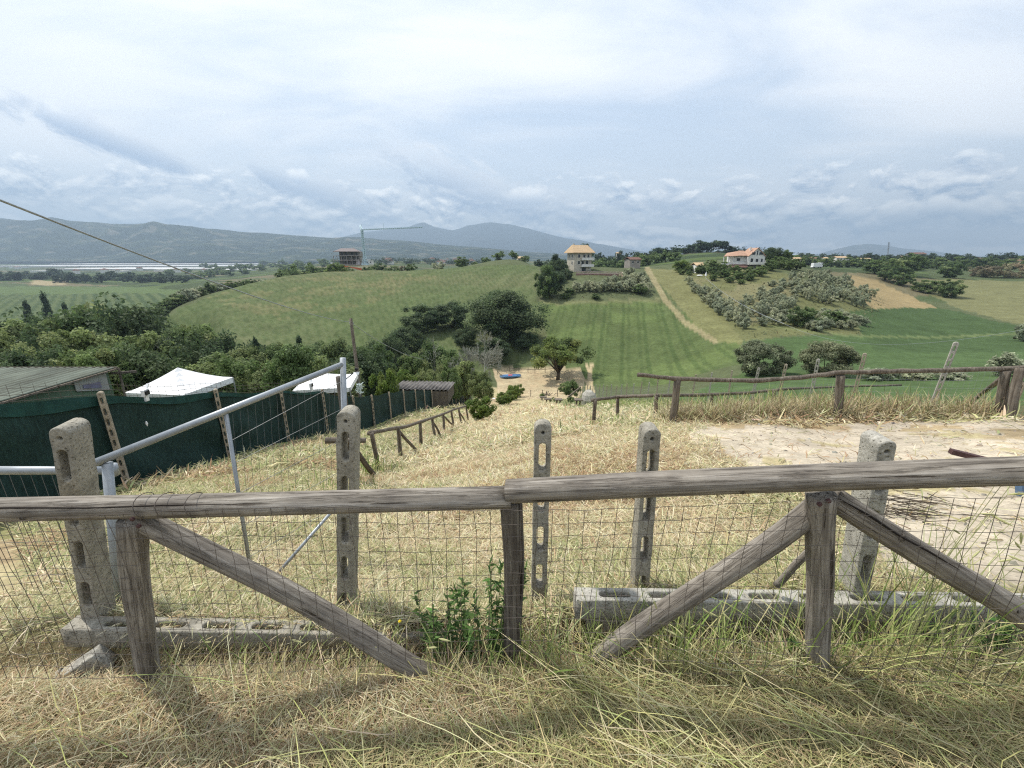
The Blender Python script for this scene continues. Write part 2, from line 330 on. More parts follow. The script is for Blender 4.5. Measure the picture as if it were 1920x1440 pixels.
# ------------------------------------------------------------------ ground sheet with its crops and soils
def inpoly(x, y, poly):
    c = np.zeros(x.shape, bool); n = len(poly)
    for i in range(n):
        x1, y1 = poly[i]; x2, y2 = poly[(i + 1) % n]
        if y1 != y2: c ^= ((y1 > y) != (y2 > y)) & (x < (x2 - x1) * (y - y1) / (y2 - y1) + x1)
    return c
def pline(x, y, pts):                   # distance to a polyline
    d = np.full(x.shape, 1e9)
    for (x1, y1), (x2, y2) in zip(pts[:-1], pts[1:]):
        L = (x2 - x1) ** 2 + (y2 - y1) ** 2; t = np.clip(((x - x1) * (x2 - x1) + (y - y1) * (y2 - y1)) / L, 0, 1)
        d = np.minimum(d, np.hypot(x - x1 - t * (x2 - x1), y - y1 - t * (y2 - y1)))
    return d
def ground():
    X, Y, Z = GX, GY, GZ; R = _R
    px, py = pix(X, np.maximum(Y, .1), Z)
    C = np.empty(X.shape + (3,)); C[:] = (.09, .105, .052)
    jx = px + (vnoise(X * .09, Y * .09, 11, 3) - .5) * 10; jy = py + (vnoise(X * .09, Y * .09, 12, 3) - .5) * 6
    def paint(mask, c, a=1.): C[mask] = C[mask] * (1 - a) + np.array(c) * a
    far = R > 85
    # far valley floor: strips of crops
    val = (R > 300)
    strip = vnoise(X * .0035, Y * .008, 21, 2)
    for lo, hi, c in ((0, .32, (.06, .085, .04)), (.32, .45, (.11, .15, .055)), (.45, .58, (.075, .1, .045)), (.58, .68, (.19, .17, .1)), (.68, 1, (.1, .13, .06))):
        paint(val & (strip >= lo) & (strip < hi), tuple(q * .74 for q in c))
    vine = inpoly(jx, jy, [(-900, 555), (330, 548), (300, 640), (-900, 640)]) & (R > 200)
    paint(vine, (.09, .115, .05)); rows = np.sin((X * .719 + Y * .695) * 2 * math.pi / 9.0)
    paint(vine & (rows > .1), (.045, .07, .03), .8)
    paint(inpoly(jx, jy, [(-900, 534), (260, 538), (350, 545), (330, 550), (-900, 556)]) & (R > 400), (.095, .13, .052))
    paint(inpoly(jx, jy, [(60, 526), (125, 526), (125, 534), (60, 534)]) & (R > 500), (.3, .25, .15))
    # woods floor
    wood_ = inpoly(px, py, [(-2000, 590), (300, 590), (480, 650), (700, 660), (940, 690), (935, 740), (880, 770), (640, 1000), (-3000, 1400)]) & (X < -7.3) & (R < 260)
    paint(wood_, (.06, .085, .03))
    # opposite hill: green wheat field
    fld = inpoly(jx, jy, [(300, 600), (420, 540), (520, 512), (700, 505), (880, 499), (1012, 498), (1005, 565), (1236, 562), (1215, 503), (1270, 505), (1395, 645), (1390, 700), (1240, 760), (1120, 760), (1000, 690), (700, 720), (350, 680)]) & far & (R < 300)
    paint(fld, (.098, .118, .053))
    up = vnoise(X * .02, Y * .02, 31, 4); paint(fld & (up > .56), (.125, .13, .066), .6); paint(fld & (up < .42), (.086, .112, .046), .6)
    dry = inpoly(jx, jy, [(380, 560), (520, 512), (700, 505), (830, 520), (700, 570), (520, 600)]) & far; paint(dry & (vnoise(X * .07, Y * .07, 33, 3) > .56), (.19, .165, .085), .4)
    low = inpoly(jx, jy, [(1010, 567), (1236, 563), (1395, 645), (1390, 700), (1240, 760), (1120, 760), (1040, 690)]) & far & (R < 300); paint(low, (.082, .11, .041), .85)
    paint(low & (vnoise(X * .05, Y * .12, 35, 3) > .56), (.12, .16, .055), .5)
    tr = np.abs(((X - .25 * Y) / 11.0) % 1 - .5); tram = fld & ((np.abs(tr - .14) < .045) | (np.abs(tr - .30) < .045)); paint(tram, (.048, .075, .026), .5); paint(fld & (np.sin((X - .25 * Y) * 2 * math.pi / 3.1) > .3), (.1, .125, .05), .22)
    strip2 = inpoly(px, py, [(1212, 503), (1270, 506), (1400, 645), (1330, 640)]) & far & (R < 300); paint(strip2, (.17, .165, .075), .8)
    trk = pline(px, py, [(1213, 503), (1245, 560), (1285, 605), (1340, 640)]); paint((trk < 5) & far & (R < 300), (.27, .23, .13), .8)
    paint((pline(jx, jy, [(1013, 567), (1050, 568), (1236, 564)]) < 3.5) & far, (.2, .19, .1), .5)
    # right hand country
    paint(inpoly(jx, jy, [(1270, 505), (1420, 500), (1660, 560), (1640, 580), (1590, 585), (1630, 625), (1480, 630), (1395, 640)]) & far, (.13, .135, .06))
    paint(inpoly(jx, jy, [(1290, 520), (1420, 530), (1500, 520), (1480, 600), (1400, 610)]) & far & (vnoise(X * .06, Y * .06, 36, 3) > .5), (.2, .18, .1), .6)
    paint(inpoly(jx, jy, [(1390, 640), (1480, 632), (1630, 628), (1590, 585), (1640, 577), (1760, 578), (1820, 590), (1960, 625), (2400, 660), (2400, 760), (1230, 760), (1390, 700)]) & (R > 20) & (X > 11.8), (.07, .108, .042))
    paint(inpoly(jx, jy, [(1590, 585), (1640, 577), (1760, 578), (1820, 590), (1960, 625), (2300, 640), (2300, 660), (1640, 660)]) & (R > 90), (.058, .09, .036))
    paint(inpoly(jx, jy, [(1590, 515), (1640, 525), (1760, 578), (1640, 577), (1600, 560)]) & far, (.27, .21, .11))
    paint(inpoly(jx, jy, [(1700, 530), (1800, 520), (2400, 540), (2400, 660), (1960, 620), (1800, 580)]) & far, (.155, .155, .075))
    paint(inpoly(jx, jy, [(1720, 495), (1960, 490), (2400, 495), (2400, 540), (1750, 522)]) & far, (.075, .095, .045))
    paint((pline(px, py, [(1440, 612), (1600, 630), (1750, 633), (1920, 625)]) < 1.8) & far, (.16, .19, .08), .6)
    # paddock hay, arena, sand
    pad = (X > -7.25) & (X < 11.2) & (R < 90) & (Y > 1.2)
    hn = vnoise(X * .5, Y * .5, 41, 4); base = np.array((.4, .34, .2)) ; paint(pad, tuple(base))
    paint(pad & (hn > .55), (.4, .345, .2), .6); paint(pad & (hn < .42), (.29, .25, .13), .6); paint(pad & (vnoise(X * .35, Y * .35, 43, 3) > .6), (.34, .235, .15), .5)
    paint(pad & (vnoise(X * .9, Y * .9, 98, 3) < .4) & (R < 40), (.3, .235, .145), .75)
    paint((X < -3.2 - Y * .02) & pad & (Y > 4) & (vnoise(X * .8, Y * .8, 44, 3) > .42), (.2, .215, .09), .7)
    paint((X > 3.4 + Y * .04) & pad & (Y > 11), (.12, .15, .06), .85)
    ar = inpoly(jx, jy, [(925, 690), (1090, 690), (1100, 712), (1085, 748), (985, 748), (935, 738)]) & (R > 55) & (R < 130); paint(ar, (.4, .33, .21)); paint(ar & (hn > .55), (.4, .3, .19), .5)
    sand = inpoly(jx, jy, [(1290, 800), (1940, 785), (2600, 780), (2600, 1300), (1680, 1150), (1640, 1000), (1540, 930), (1390, 880), (1300, 830)]) & (Y > 1.5) & (R < 14)
    sand &= (vnoise(X * 1.2, Y * 1.2, 45, 3) > .33); paint(sand, (.43, .375, .295), .9)
    paint(sand & (vnoise(X * 3, Y * 3, 46, 4) > .58), (.48, .41, .315), .35)
    for pts in ([(1100, 685), (1105, 700), (1112, 735)], [(1110, 684), (1104, 705), (1100, 740)]): paint((pline(px, py, pts) < 3.2) & (R > 30) & (R < 120), (.42, .34, .21), .9)
    # where we stand
    fg = (Y < 1.5) & (R < 40); paint(fg, (.2, .16, .085)); paint(fg & (vnoise(X * 5, Y * 5, 47, 3) > .55), (.28, .24, .12), .6)
    C *= (.86 + .28 * vnoise(X * .25, Y * .25, 51, 4))[..., None]
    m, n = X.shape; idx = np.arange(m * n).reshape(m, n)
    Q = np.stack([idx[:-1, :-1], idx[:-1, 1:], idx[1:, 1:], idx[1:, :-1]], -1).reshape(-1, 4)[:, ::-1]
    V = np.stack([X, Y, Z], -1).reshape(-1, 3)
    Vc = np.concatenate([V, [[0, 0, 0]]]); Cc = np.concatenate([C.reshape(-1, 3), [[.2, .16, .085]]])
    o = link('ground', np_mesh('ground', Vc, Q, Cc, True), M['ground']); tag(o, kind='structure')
ground()
# ------------------------------------------------------------------ distant relief
def relief(name, crest, Yc, Yf, zf, seed, cols, rough, back=1.1):
    xs = np.array([c[0] for c in crest], float); ys = np.array([c[1] for c in crest], float)
    u = np.linspace(xs[0], xs[-1], 420); yc = np.interp(u, xs, ys)
    yc = np.convolve(np.pad(yc, 4, 'edge'), np.ones(9) / 9, 'valid')
    a, b, c = ray(u, yc); zc = CAMZ + c / b * Yc
    T = np.linspace(0, 1.5, 110); V = []; uu, tt = np.meshgrid(u, T)
    zc2 = np.broadcast_to(zc, uu.shape); dist = np.where(tt <= 1, Yf + (Yc - Yf) * tt, Yc * (1 + (tt - 1) * (back - 1) * 2))
    slope = np.broadcast_to(a / b, uu.shape); X = slope * dist
    pr = np.where(tt <= 1, np.sin(np.clip(tt, 0, 1) * math.pi / 2) ** 1.25, 1 - (tt - 1) * 1.2)
    nz = vnoise(X * rough, dist * rough * 1.4, seed, 5) - .5; nz2 = vnoise(X * rough * 2.5 + dist * rough, dist * rough * .5, seed + 1, 3) - .5
    env = np.sin(np.clip(tt, 0, 1) * math.pi)
    Z = zf + (zc2 - zf) * np.maximum(pr + (nz * .55 + nz2 * .35) * env, -.02)
    cn = vnoise(X * rough * 9, dist * rough * 14, seed + 5, 3); C = np.empty(X.shape + (3,)); C[:] = cols[0]
    C[cn > .47] = cols[1]; C[cn > .6] = cols[2]; C[(cn > .72) & (tt < .9)] = cols[3]
    idx = np.arange(X.size).reshape(X.shape); Q = np.stack([idx[:-1, :-1], idx[:-1, 1:], idx[1:, 1:], idx[1:, :-1]], -1).reshape(-1, 4)
    o = link(name, np_mesh(name, np.stack([X, dist, Z], -1).reshape(-1, 3), Q, C.reshape(-1, 3), True), M['hill']); tag(o, kind='structure')
relief('hills', [(-260, 404), (0, 412), (60, 416), (120, 418), (240, 420), (290, 418), (330, 425), (400, 432), (450, 437), (500, 437), (560, 442), (640, 447), (700, 450), (760, 452), (820, 458), (880, 463), (940, 468), (1000, 473), (1120, 482)],
       5200, 3300, -20, 61, ((.02, .034, .024), (.03, .045, .028), (.05, .065, .036), (.12, .115, .085)), .0012)
relief('mountains', [(560, 486), (640, 445), (680, 435), (720, 431), (760, 427), (793, 420), (815, 429), (850, 434), (880, 423), (920, 418), (960, 422), (1000, 433), (1060, 447), (1120, 458), (1180, 468), (1260, 480), (1300, 486)],
       11600, 8200, 0, 71, ((.022, .032, .03), (.026, .036, .032), (.03, .04, .034), (.045, .05, .045)), .0005)
relief('mountain', [(1480, 487), (1520, 480), (1560, 469), (1600, 460), (1630, 457), (1660, 460), (1700, 467), (1750, 472), (1800, 479), (1860, 486)],
       10500, 8600, 0, 81, ((.055, .07, .05), (.075, .085, .06), (.1, .1, .075), (.2, .18, .15)), .0007)
# ------------------------------------------------------------------ plants
def blades(base, ang, length, pitch, curve, width, color, K=3, roll=None):
    """N curved blades; base (N,3), heading, start pitch above horizontal, bend over the length"""
    n = len(base); pts = np.empty((n, K + 1, 3)); pts[:, 0] = base; p = pitch.copy(); hd = ang.copy()
    for k in range(K):
        st = length / K; pts[:, k + 1] = pts[:, k] + np.stack([np.cos(hd) * np.cos(p) * st, np.sin(hd) * np.cos(p) * st, np.sin(p) * st], -1)
        p = p + curve / K; hd = hd + rng.normal(0, .12, n)
    roll = rng.uniform(-.6, .6, n) if roll is None else roll
    side = np.stack([-np.sin(ang) * np.cos(roll), np.cos(ang) * np.cos(roll), np.sin(roll)], -1)
    w = width[:, None] * np.array([1] * K + [.25])[None]
    L = pts - side[:, None] * w[..., None] / 2; Rr = pts + side[:, None] * w[..., None] / 2
    V = np.stack([L, Rr], 2).reshape(-1, 3)
    o = (np.arange(n) * (K + 1) * 2)[:, None]; q = []
    for k in range(K): q.append(np.stack([o[:, 0] + 2 * k, o[:, 0] + 2 * k + 1, o[:, 0] + 2 * k + 3, o[:, 0] + 2 * k + 2], -1))
    Q = np.concatenate(q); C = np.repeat(color, (K + 1) * 2, 0); return V, Q, C
def cat(parts):
    V = []; Q = []; C = []; o = 0
    for v, q, c in parts: V.append(v); Q.append(q + o); C.append(c); o += len(v)
    return np.concatenate(V), np.concatenate(Q), np.concatenate(C)
def pal(n, cols, wts, jit=.18):
    c = np.array(cols)[rng.choice(len(cols), n, p=np.array(wts) / sum(wts))]; return np.clip(c * rng.normal(1, jit, (n, 1)) * rng.normal(1, .05, (n, 3)), .01, .9)
HAY = [(.55, .48, .29), (.66, .59, .4), (.47, .43, .25), (.4, .29, .17), (.31, .31, .15)]
def patchmask(X, Y): return vnoise(X * .9, Y * .9, 91, 3)
def scatter_polar(n, r0, r1, th0, th1, pw=1.):
    r = np.exp(rng.uniform(math.log(r0), math.log(r1), n)); t = rng.uniform(th0, th1, n); return np.sin(t) * r, np.cos(t) * r
def hay_near():
    parts = []
    # trampled hay where we stand
    n = 120000; X = rng.normal(0, 1.75, n); Y = .75 + rng.beta(1.4, 1.1, n) * .95; k = np.abs(X) < 4.2; X, Y = X[k], Y[k]; n = len(X)
    drift = vnoise(X * 2.2, Y * 2.2, 92, 3); z = hz(X, Y) + rng.random(n) ** 1.6 * (.015 + .07 * drift)
    heading = rng.uniform(0, 6.283, n); side = (X > .2) & (rng.random(n) < .3); heading[side] = rng.normal(math.pi * .86, .5, side.sum())
    green = (vnoise(X * 1.3 + 9, Y * 1.3, 93, 2) + .22 * np.clip(X, -1, 1.5) > .55)
    c = pal(n, HAY, (4, 3, 2, 5, 1)); c[green] = pal(green.sum(), [(.4, .39, .18), (.5, .46, .25), (.24, .26, .1), (.42, .34, .19)], (3, 4, 1, 4))
    ln = rng.uniform(.025, .1, n); ln[green] *= rng.uniform(1, 2., green.sum())
    parts.append(blades(np.stack([X, Y, z], -1), heading, ln, rng.normal(.12, .3, n), rng.normal(-.3, .5, n), rng.uniform(.0012, .0032, n), c))
    # long cut stalks lying across
    n = 330; X = np.concatenate([rng.normal(.8, .45, 190), rng.uniform(-1.6, .9, 140)]); Y = np.concatenate([rng.uniform(.85, 1.34, 190), rng.uniform(.85, 1.3, 140)])
    z = hz(X, Y) + rng.uniform(.03, .12, n); hd = np.concatenate([rng.normal(2.65, .55, 190), rng.normal(2.75, .6, 140) * 1.0])
    parts.append(blades(np.stack([X, Y, z], -1), hd, rng.uniform(.12, .5, n), rng.normal(.12, .14, n), rng.normal(-.25, .3, n), rng.uniform(.0018, .0034, n), pal(n, [(.56, .52, .25), (.46, .47, .18), (.64, .57, .35)], (3, 2, 4), .12), 5))
    V, Q, C = cat(parts); o = link('hay', np_mesh('hay', V, Q, C), M['blade']); tag(o, kind='stuff')
    # mown paddock
    parts = []
    for n, r0, r1, L, W in ((150000, 1.65, 4.2, (.03, .15), (.003, .007)), (110000, 4, 10, (.06, .2), (.006, .013)), (70000, 9, 28, (.12, .35), (.015, .035)), (30000, 25, 85, (.25, .6), (.04, .1))):
        X, Y = scatter_polar(n, r0, r1, *((-1.1, 1.1) if r0 < 3 else (-.95, .98))); k = (X > -7.1) & (X < 10.8) & (Y > 1.62); X, Y = X[k], Y[k]
        px, py = pix(X, Y, hz(X, Y)); jt = (vnoise(X * 1.5, Y * 1.5, 97, 3) - .5) * 130; sandy = inpoly(px + jt, py + jt * .25, [(1300, 805), (2600, 780), (2600, 1300), (1640, 1060), (1600, 980), (1500, 920), (1390, 880)])
        weed = (X > 3.4 + Y * .04) & (Y > 11); thin = vnoise(X * .9, Y * .9, 98, 3) < .4; k = ~(thin & (rng.random(len(X)) > .42)) & ~(sandy & (rng.random(len(X)) > .035)) & ~(weed & (rng.random(len(X)) > .3)); X, Y = X[k], Y[k]; n = len(X)
        g = vnoise(X * .7, Y * .7, 94, 3); dr = vnoise(X * 1.6, Y * 1.6, 95, 3)
        c = pal(n, HAY, (5, 6, 2, 2, 1)); gm = ((g > .64) & (rng.random(n) < .55)) | ((X < -3.4 - Y * .02) & (rng.random(n) < .7)); c[gm] = pal(gm.sum(), [(.36, .36, .17), (.46, .42, .24), (.28, .3, .13)], (3, 3, 2)); rd = (g < .38) & (rng.random(n) < .6); c[rd] = pal(rd.sum(), [(.4, .28, .17), (.46, .37, .2), (.34, .23, .13)], (2, 2, 1))
        s = (L[1] / .15); z = hz(X, Y) + rng.random(n) ** 1.5 * (.012 + .05 * dr) * min(s, 2.2)
        parts.append(blades(np.stack([X, Y, z], -1), rng.uniform(0, 6.283, n) + 1.2 * vnoise(X * .8, Y * .8, 96, 2), rng.uniform(*L, n), rng.normal(.2, .3, n), rng.normal(-.5, .5, n), rng.uniform(*W, n), c, 2))
    V, Q, C = cat(parts); o = link('mown_hay', np_mesh('mown_hay', V, Q, C), M['blade']); tag(o, kind='stuff')
hay_near()
def standing(name, spots, cols, wts, seed=0):
    parts = []
    for (X0, Y0, sx, sy, n, L, W, lean, pit) in spots:
        X = rng.normal(X0, sx, n); Y = rng.normal(Y0, sy, n); z = hz(X, Y) - .01
        parts.append(blades(np.stack([X, Y, z], -1), rng.normal(lean, 1.6, n), rng.uniform(*L, n) , rng.normal(pit, .2, n), rng.normal(-.5, .4, n), rng.uniform(*W, n), pal(n, cols, wts), 5))
    V, Q, C = cat(parts); o = link(name, np_mesh(name, V, Q, C), M['blade']); tag(o, kind='stuff')
GREEN = [(.2, .27, .07), (.32, .37, .12), (.14, .2, .06), (.45, .42, .2)]
DRY = [(.38, .31, .18), (.48, .42, .26), (.28, .22, .13), (.36, .37, .18)]
sp = []
for i in range(46):
    x = -1.75 + i * .09; sp.append((x, 1.46 + .04 * math.sin(i * 2.1), .07, .04, 60, (.05, .17), (.0015, .0035), 1.5, .9))
standing('dry_grass', sp + [(1.05, 1.28, .14, .07, 500, (.06, .2), (.003, .006), 1.0, .7), (-.15, 1.35, .2, .06, 500, (.06, .16), (.002, .005), 1, .6), (-1.0, 1.35, .3, .06, 700, (.06, .2), (.002, .005), 1, .6)], DRY, (4, 3, 3, 2))
standing('tall_grass', [(.62, 1.38, .14, .05, 95, (.2, .46), (.002, .006), 1.8, 1.25), (.4, 1.42, .05, .04, 24, (.2, .5), (.003, .007), 1.8, 1.3), (1.5, 1.4, .1, .06, 95, (.3, .75), (.002, .005), .2, 1.05), (.1, 1.4, .05, .05, 50, (.15, .36), (.003, .007), 1, 1.2),
                        (.9, 1.42, .1, .05, 36, (.12, .32), (.002, .005), 1.5, 1.2), (-.6, 1.42, .25, .06, 70, (.1, .34), (.002, .005), 1.5, 1.2), (-1.2, 1.45, .2, .05, 40, (.1, .4), (.002, .005), 1.5, 1.2), (1.8, 1.38, .15, .07, 60, (.1, .36), (.003, .007), 1.5, 1.1)], GREEN, (4, 4, 2, 2))

def tangle():
    sp1 = []; sp2 = []
    for i in range(34):
        x = -.35 + i * .072; k = .5 + .5 * math.sin(i * 1.3 + .6) * math.sin(i * .47); y = 1.36 + .05 * math.sin(i * 2.9)
        sp1.append((x, y, .05, .04, int(18 + 36 * k), (.05, .14 + .14 * k), (.0018, .0042), 1.2 + math.sin(i), .95)); sp2.append((x + .03, y - .04, .06, .05, int(8 + 20 * k), (.06, .14 + .26 * k), (.0018, .0045), 1.8, 1.1))
    standing('dry_grass', sp1, [(.52, .43, .24), (.4, .29, .16), (.6, .52, .33), (.33, .23, .13)], (4, 3, 3, 2)); standing('tall_grass', sp2, [(.3, .34, .12), (.42, .42, .18), (.22, .28, .09), (.5, .46, .25)], (4, 4, 2, 3))
tangle()
standing('tall_grass', [(.85, 1.36, .16, .05, 60, (.2, .48), (.0018, .0045), 1.8, 1.2), (1.25, 1.34, .14, .05, 60, (.22, .5), (.0018, .0045), 1.4, 1.2), (1.8, 1.32, .16, .06, 80, (.3, .7), (.002, .005), .6, 1.15), (.1, 1.36, .1, .04, 40, (.15, .4), (.0018, .004), 1.5, 1.2)], [(.28, .34, .1), (.4, .42, .17), (.2, .27, .08), (.52, .48, .26)], (4, 4, 2, 3))
def ears():
    R = random.Random(41); mb = MB(); st = MB()
    for (cx, cy, sx, n, lo, hi, lean) in ((1.55, 1.3, .07, 9, .75, 1.05, .16), (1.72, 1.34, .08, 8, .5, .85, .12), (.62, 1.36, .1, 5, .3, .5, .05), (1.0, 1.38, .15, 6, .25, .45, .05), (.2, 1.38, .12, 4, .2, .4, .03), (-1.25, 1.3, .1, 2, .3, .5, .1), (-.6, 1.38, .3, 5, .15, .3, .05)):
        for _ in range(n):
            x = cx + R.gauss(0, sx); y = cy + R.gauss(0, .03); z = h(x, y); H = R.uniform(lo, hi); lx = R.gauss(lean, .08) * H; p0 = Vector((x, y, z - .02)); p1 = Vector((x + lx * .35, y, z + H * .55)); p2 = Vector((x + lx, y + R.gauss(0, .03), z + H * .93)); d = Vector((R.gauss(.5, .3), R.gauss(0, .3), R.uniform(-.5, .4))).normalized(); p3 = p2 + d * .05
            st.tube([p0, p0.lerp(p1, .6), p1, p1.lerp(p2, .6), p2], [.0016, .0015, .0013, .0011, .0009], 4, False); mb.tube([p2, p2.lerp(p3, .3), p2.lerp(p3, .7), p3], [.001, .0042, .0036, .0006], 6)
    tag(st.build('tall_grass', simple('straw_stem', (.36, .37, .17)), None), kind='stuff'); tag(mb.build('grass_ears', simple('grass_ear', (.42, .41, .2)), None), kind='stuff')
ears()
# ------------------------------------------------------------------ slotted concrete posts
def slotted_mesh(name, L, w, dep, first=.105, slot=.15, pitch=.235, sw=.034, round_top=True, pin=True, chip=0):
    R = random.Random(chip); cu = bpy.data.curves.new(name, 'CURVE'); cu.dimensions = '2D'; cu.fill_mode = 'BOTH'; cu.extrude = dep / 2 - .006; cu.bevel_depth = .006; cu.bevel_resolution = 1; cu.offset = -.006
    def spl(pts):
        s = cu.splines.new('POLY'); s.points.add(len(pts) - 1); s.use_cyclic_u = True
        for p, (x, y) in zip(s.points, pts): p.co = (x, y, 0, 1)
    r = w / 2; k = 10
    side = [(-r + R.uniform(-.0018, .0018), y * L / 24) for y in range(23, 0, -1)]
    side2 = [(r + R.uniform(-.0018, .0018), y * L / 24) for y in range(1, 23 if round_top else 24)]
    out = [(-r, 0), (r, 0)] + side2
    if round_top: out += [(r * math.cos(a), L - r * .8 + r * .8 * math.sin(a)) for a in [math.pi * i / k for i in range(k + 1)]] + [q for q in side if q[1] < L - r]
    else: out += [(r, L), (-r, L)] + side
    spl(out)
    if pin: spl([(.009 * math.cos(a), L - .05 + .009 * math.sin(a)) for a in [2 * math.pi * i / 8 for i in range(8)]])
    y = L - first
    while y - slot > .04:
        h2 = sw / 2; pts = [(h2 * math.cos(a), y - h2 + h2 * math.sin(a)) for a in [math.pi * i / 6 for i in range(7)]] + [(h2 * math.cos(a), y - slot + h2 + h2 * math.sin(a)) for a in [math.pi + math.pi * i / 6 for i in range(7)]]
        spl([(px + R.uniform(-.001, .001), py_) for px, py_ in pts]); y -= pitch
    o = bpy.data.objects.new('tmp', cu); col.objects.link(o); dg = bpy.context.evaluated_depsgraph_get(); dg.update()
    me = bpy.data.meshes.new_from_object(o.evaluated_get(dg)); bpy.data.objects.remove(o); bpy.data.curves.remove(cu)
    me.name = name; me.transform(Matrix.Rotation(math.pi / 2, 4, 'X')); return me
def slotpost(B, T, w, dep, yaw, m, label, group=None, bury=.12, chip=0, name='concrete_post', cat_='post', **kw):
    B = Vector(B); T = Vector(T); z = (T - B).normalized(); B = B - z * bury; L = (T - B).length
    fr = Matrix.Rotation(yaw, 3, 'Z') @ Vector((0, -1, 0)); x = (-fr).cross(z).normalized(); x = -x if x.dot(Matrix.Rotation(yaw, 3, 'Z') @ Vector((1, 0, 0))) < 0 else x; y = z.cross(x)
    me = slotted_mesh(name, L, w, dep, chip=chip, **kw); me.materials.clear(); me.materials.append(m)
    o = link(name, me); o.matrix_world = Matrix.Translation(B) @ Matrix((x, y, z)).transposed().to_4x4()
    return tag(o, label, cat_, group)
UP = 'slotted concrete posts standing behind the log fence'
slotpost(PY(188, 1155, 1.68), PY(130, 792, 1.66), .075, .115, .16, M['concrete'], 'stout mossy slotted concrete post beside the galvanized gate hinge', UP, chip=1, round_top=True)
slotpost(PY(651, 1165, 1.86), PY(654, 765, 1.86), .084, .1, .05, M['concrete'], 'pitted slotted concrete post with broad round top near the end of the steel gate', UP, chip=2)
slotpost(PY(1008, 1185, 1.88), PY(1018, 789, 1.88), .082, .07, -.02, M['concrete'], 'slim slotted concrete post just beside the middle fence post, hay showing through its slots', UP, chip=3, sw=.038)
slotpost(PY(1196, 1130, 1.8), PY(1219, 797, 1.8), .078, .1, -.05, M['concrete'], 'slotted concrete post with pale weathered top behind the end of the lying beam', UP, chip=4)
slotpost(PY(1594, 1130, 1.66), PY(1648, 816, 1.66), .07, .12, -.13, M['concrete_pale'], 'smooth pale concrete post leaning beside the patch of sand', UP, chip=5)
def lying(a, b, m, label, w=.085, dep=.11, chip=0, cut=None):
    a = Vector(a); b = Vector(b); L = (b - a).length; me = slotted_mesh('concrete_beam', L, w, dep, chip=chip, round_top=False, pin=False); me.materials.clear(); me.materials.append(m)
    # post axis along a->b, slots open upwards
    z = (b - a).normalized(); y = Vector((0, 0, 1)); y = (y - z * y.dot(z)).normalized(); x = y.cross(z)
    if cut:
        R = random.Random(chip)
        for v in me.vertices:
            if v.co.z < .03: v.co.z += R.uniform(0, .05); v.co.y += R.uniform(-.015, .012)
    o = link('concrete_beam', me); o.matrix_world = Matrix.Translation(a) @ Matrix((x, y, z)).transposed().to_4x4(); return tag(o, label, 'beam', 'slotted concrete beams lying along the fence')
def mid(x, y, Y, dz): p = PY(x, y, Y); p.z -= dz; return p
lying(mid(1078, 1112, 1.61, .057), mid(1990, 1124, 1.56, .057), M['concrete_pale'], 'upper slotted concrete beam lying along the edge of the sand', chip=6)
lying(mid(1100, 1112, 1.62, .17), mid(1990, 1124, 1.57, .17), M['concrete'], 'lower concrete beam set back under the upper one at the edge of the sand', chip=7)
lying(mid(128, 1166, 1.60, .056), mid(840, 1180, 1.62, .056), M['concrete'], 'slotted concrete beam lying in the grass behind the long diagonal brace', chip=8)
lying(mid(860, 1200, 1.66, .06), mid(1120, 1192, 1.69, .06), M['concrete'], 'short half buried concrete beam at the foot of the slim post', chip=9)
lying(mid(92, 1268, 1.42, .085), mid(190, 1205, 1.5, .08), M['concrete_pale'], 'broken jagged piece of slotted concrete in the dry grass', chip=10, cut=True, w=.075)
# ------------------------------------------------------------------ the log fence in front of us
fence = empty('log_fence', (0, 1.35, 0), 'weathered grey log fence with braces and rusty wire mesh along the grass verge', 'fence')
lr0, lr1 = P(-120, 962, 1.56), P(957, 930, 1.615); lr0 = lr1 + (lr0 - lr1) * 1.7
rr0, rr1, rr2 = P(950, 919, 1.61), P(1700, 896, 1.41), P(2040, 880, 1.32)
log('rail', lr0, lr1, .0435, M['log'], fence, 1, .96, .005, n=20, segs=40)
rr3 = rr0 + (rr2 - rr0) * 1.9; log('rail', rr0, rr3, .045, M['log'], fence, 2, 1.1, .005, -.006, n=20, segs=60)
def crackbar(a, b, m, par, w=.006):          # an open drying split that runs along a timber
    return MB().tube([a.lerp(b, t) + Vector((0, 0, .004 * math.sin(t * 9))) for t in (0, .25, .5, .75, 1)], [w * .3, w, w * .8, w * .9, w * .2], 5).build('drying_crack', m, par)
M['split'] = simple('dark_split', (.018, .014, .012), .95)
crackbar(P(-120, 956, 1.512), P(445, 946, 1.536), M['split'], fence, .0035)
def stand(x0, y0, x1, d, rt, rb, seed, name='post'):   # upright: top pixel, foot column
    a = P(x0, y0, d); foot = PY(x1, 1260, a.y); foot.z = h(foot.x, a.y) - .05; foot.y = a.y + .015
    return log(name, foot, a, rb, M['log_dark' if seed == 12 else 'log'], fence, seed, 1, .006, n=18, segs=24, r2=rt)
stand(246, 975, 262, 1.585, .05, .043, 11); stand(958, 935, 966, 1.645, .043, .039, 12); stand(1541, 925, 1542, 1.47, .045, .041, 13)
for q in (rr0.lerp(rr3, .88), lr1.lerp(lr0, .97)): log('post', Vector((q.x, q.y + .03, h(q.x, q.y) - .05)), q - Vector((0, -.03, .035)), .041, M['log'], fence, 17, 1.05, .006, n=18, segs=24)
b0 = log('brace', P(248, 968, 1.60), P(840, 1285, 1.84), .044, M['log'], fence, 14, .95, .008, .02, n=18, segs=30)
b1 = log('brace', P(1118, 1236, 1.83), P(1536, 935, 1.535), .043, M['log'], fence, 15, .9, .012, -.03, n=18, segs=30)
b2 = log('brace', P(1556, 930, 1.50), P(1930, 1165, 1.50), .044, M['log'], fence, 16, 1.0, .006, .012, n=18, segs=30)
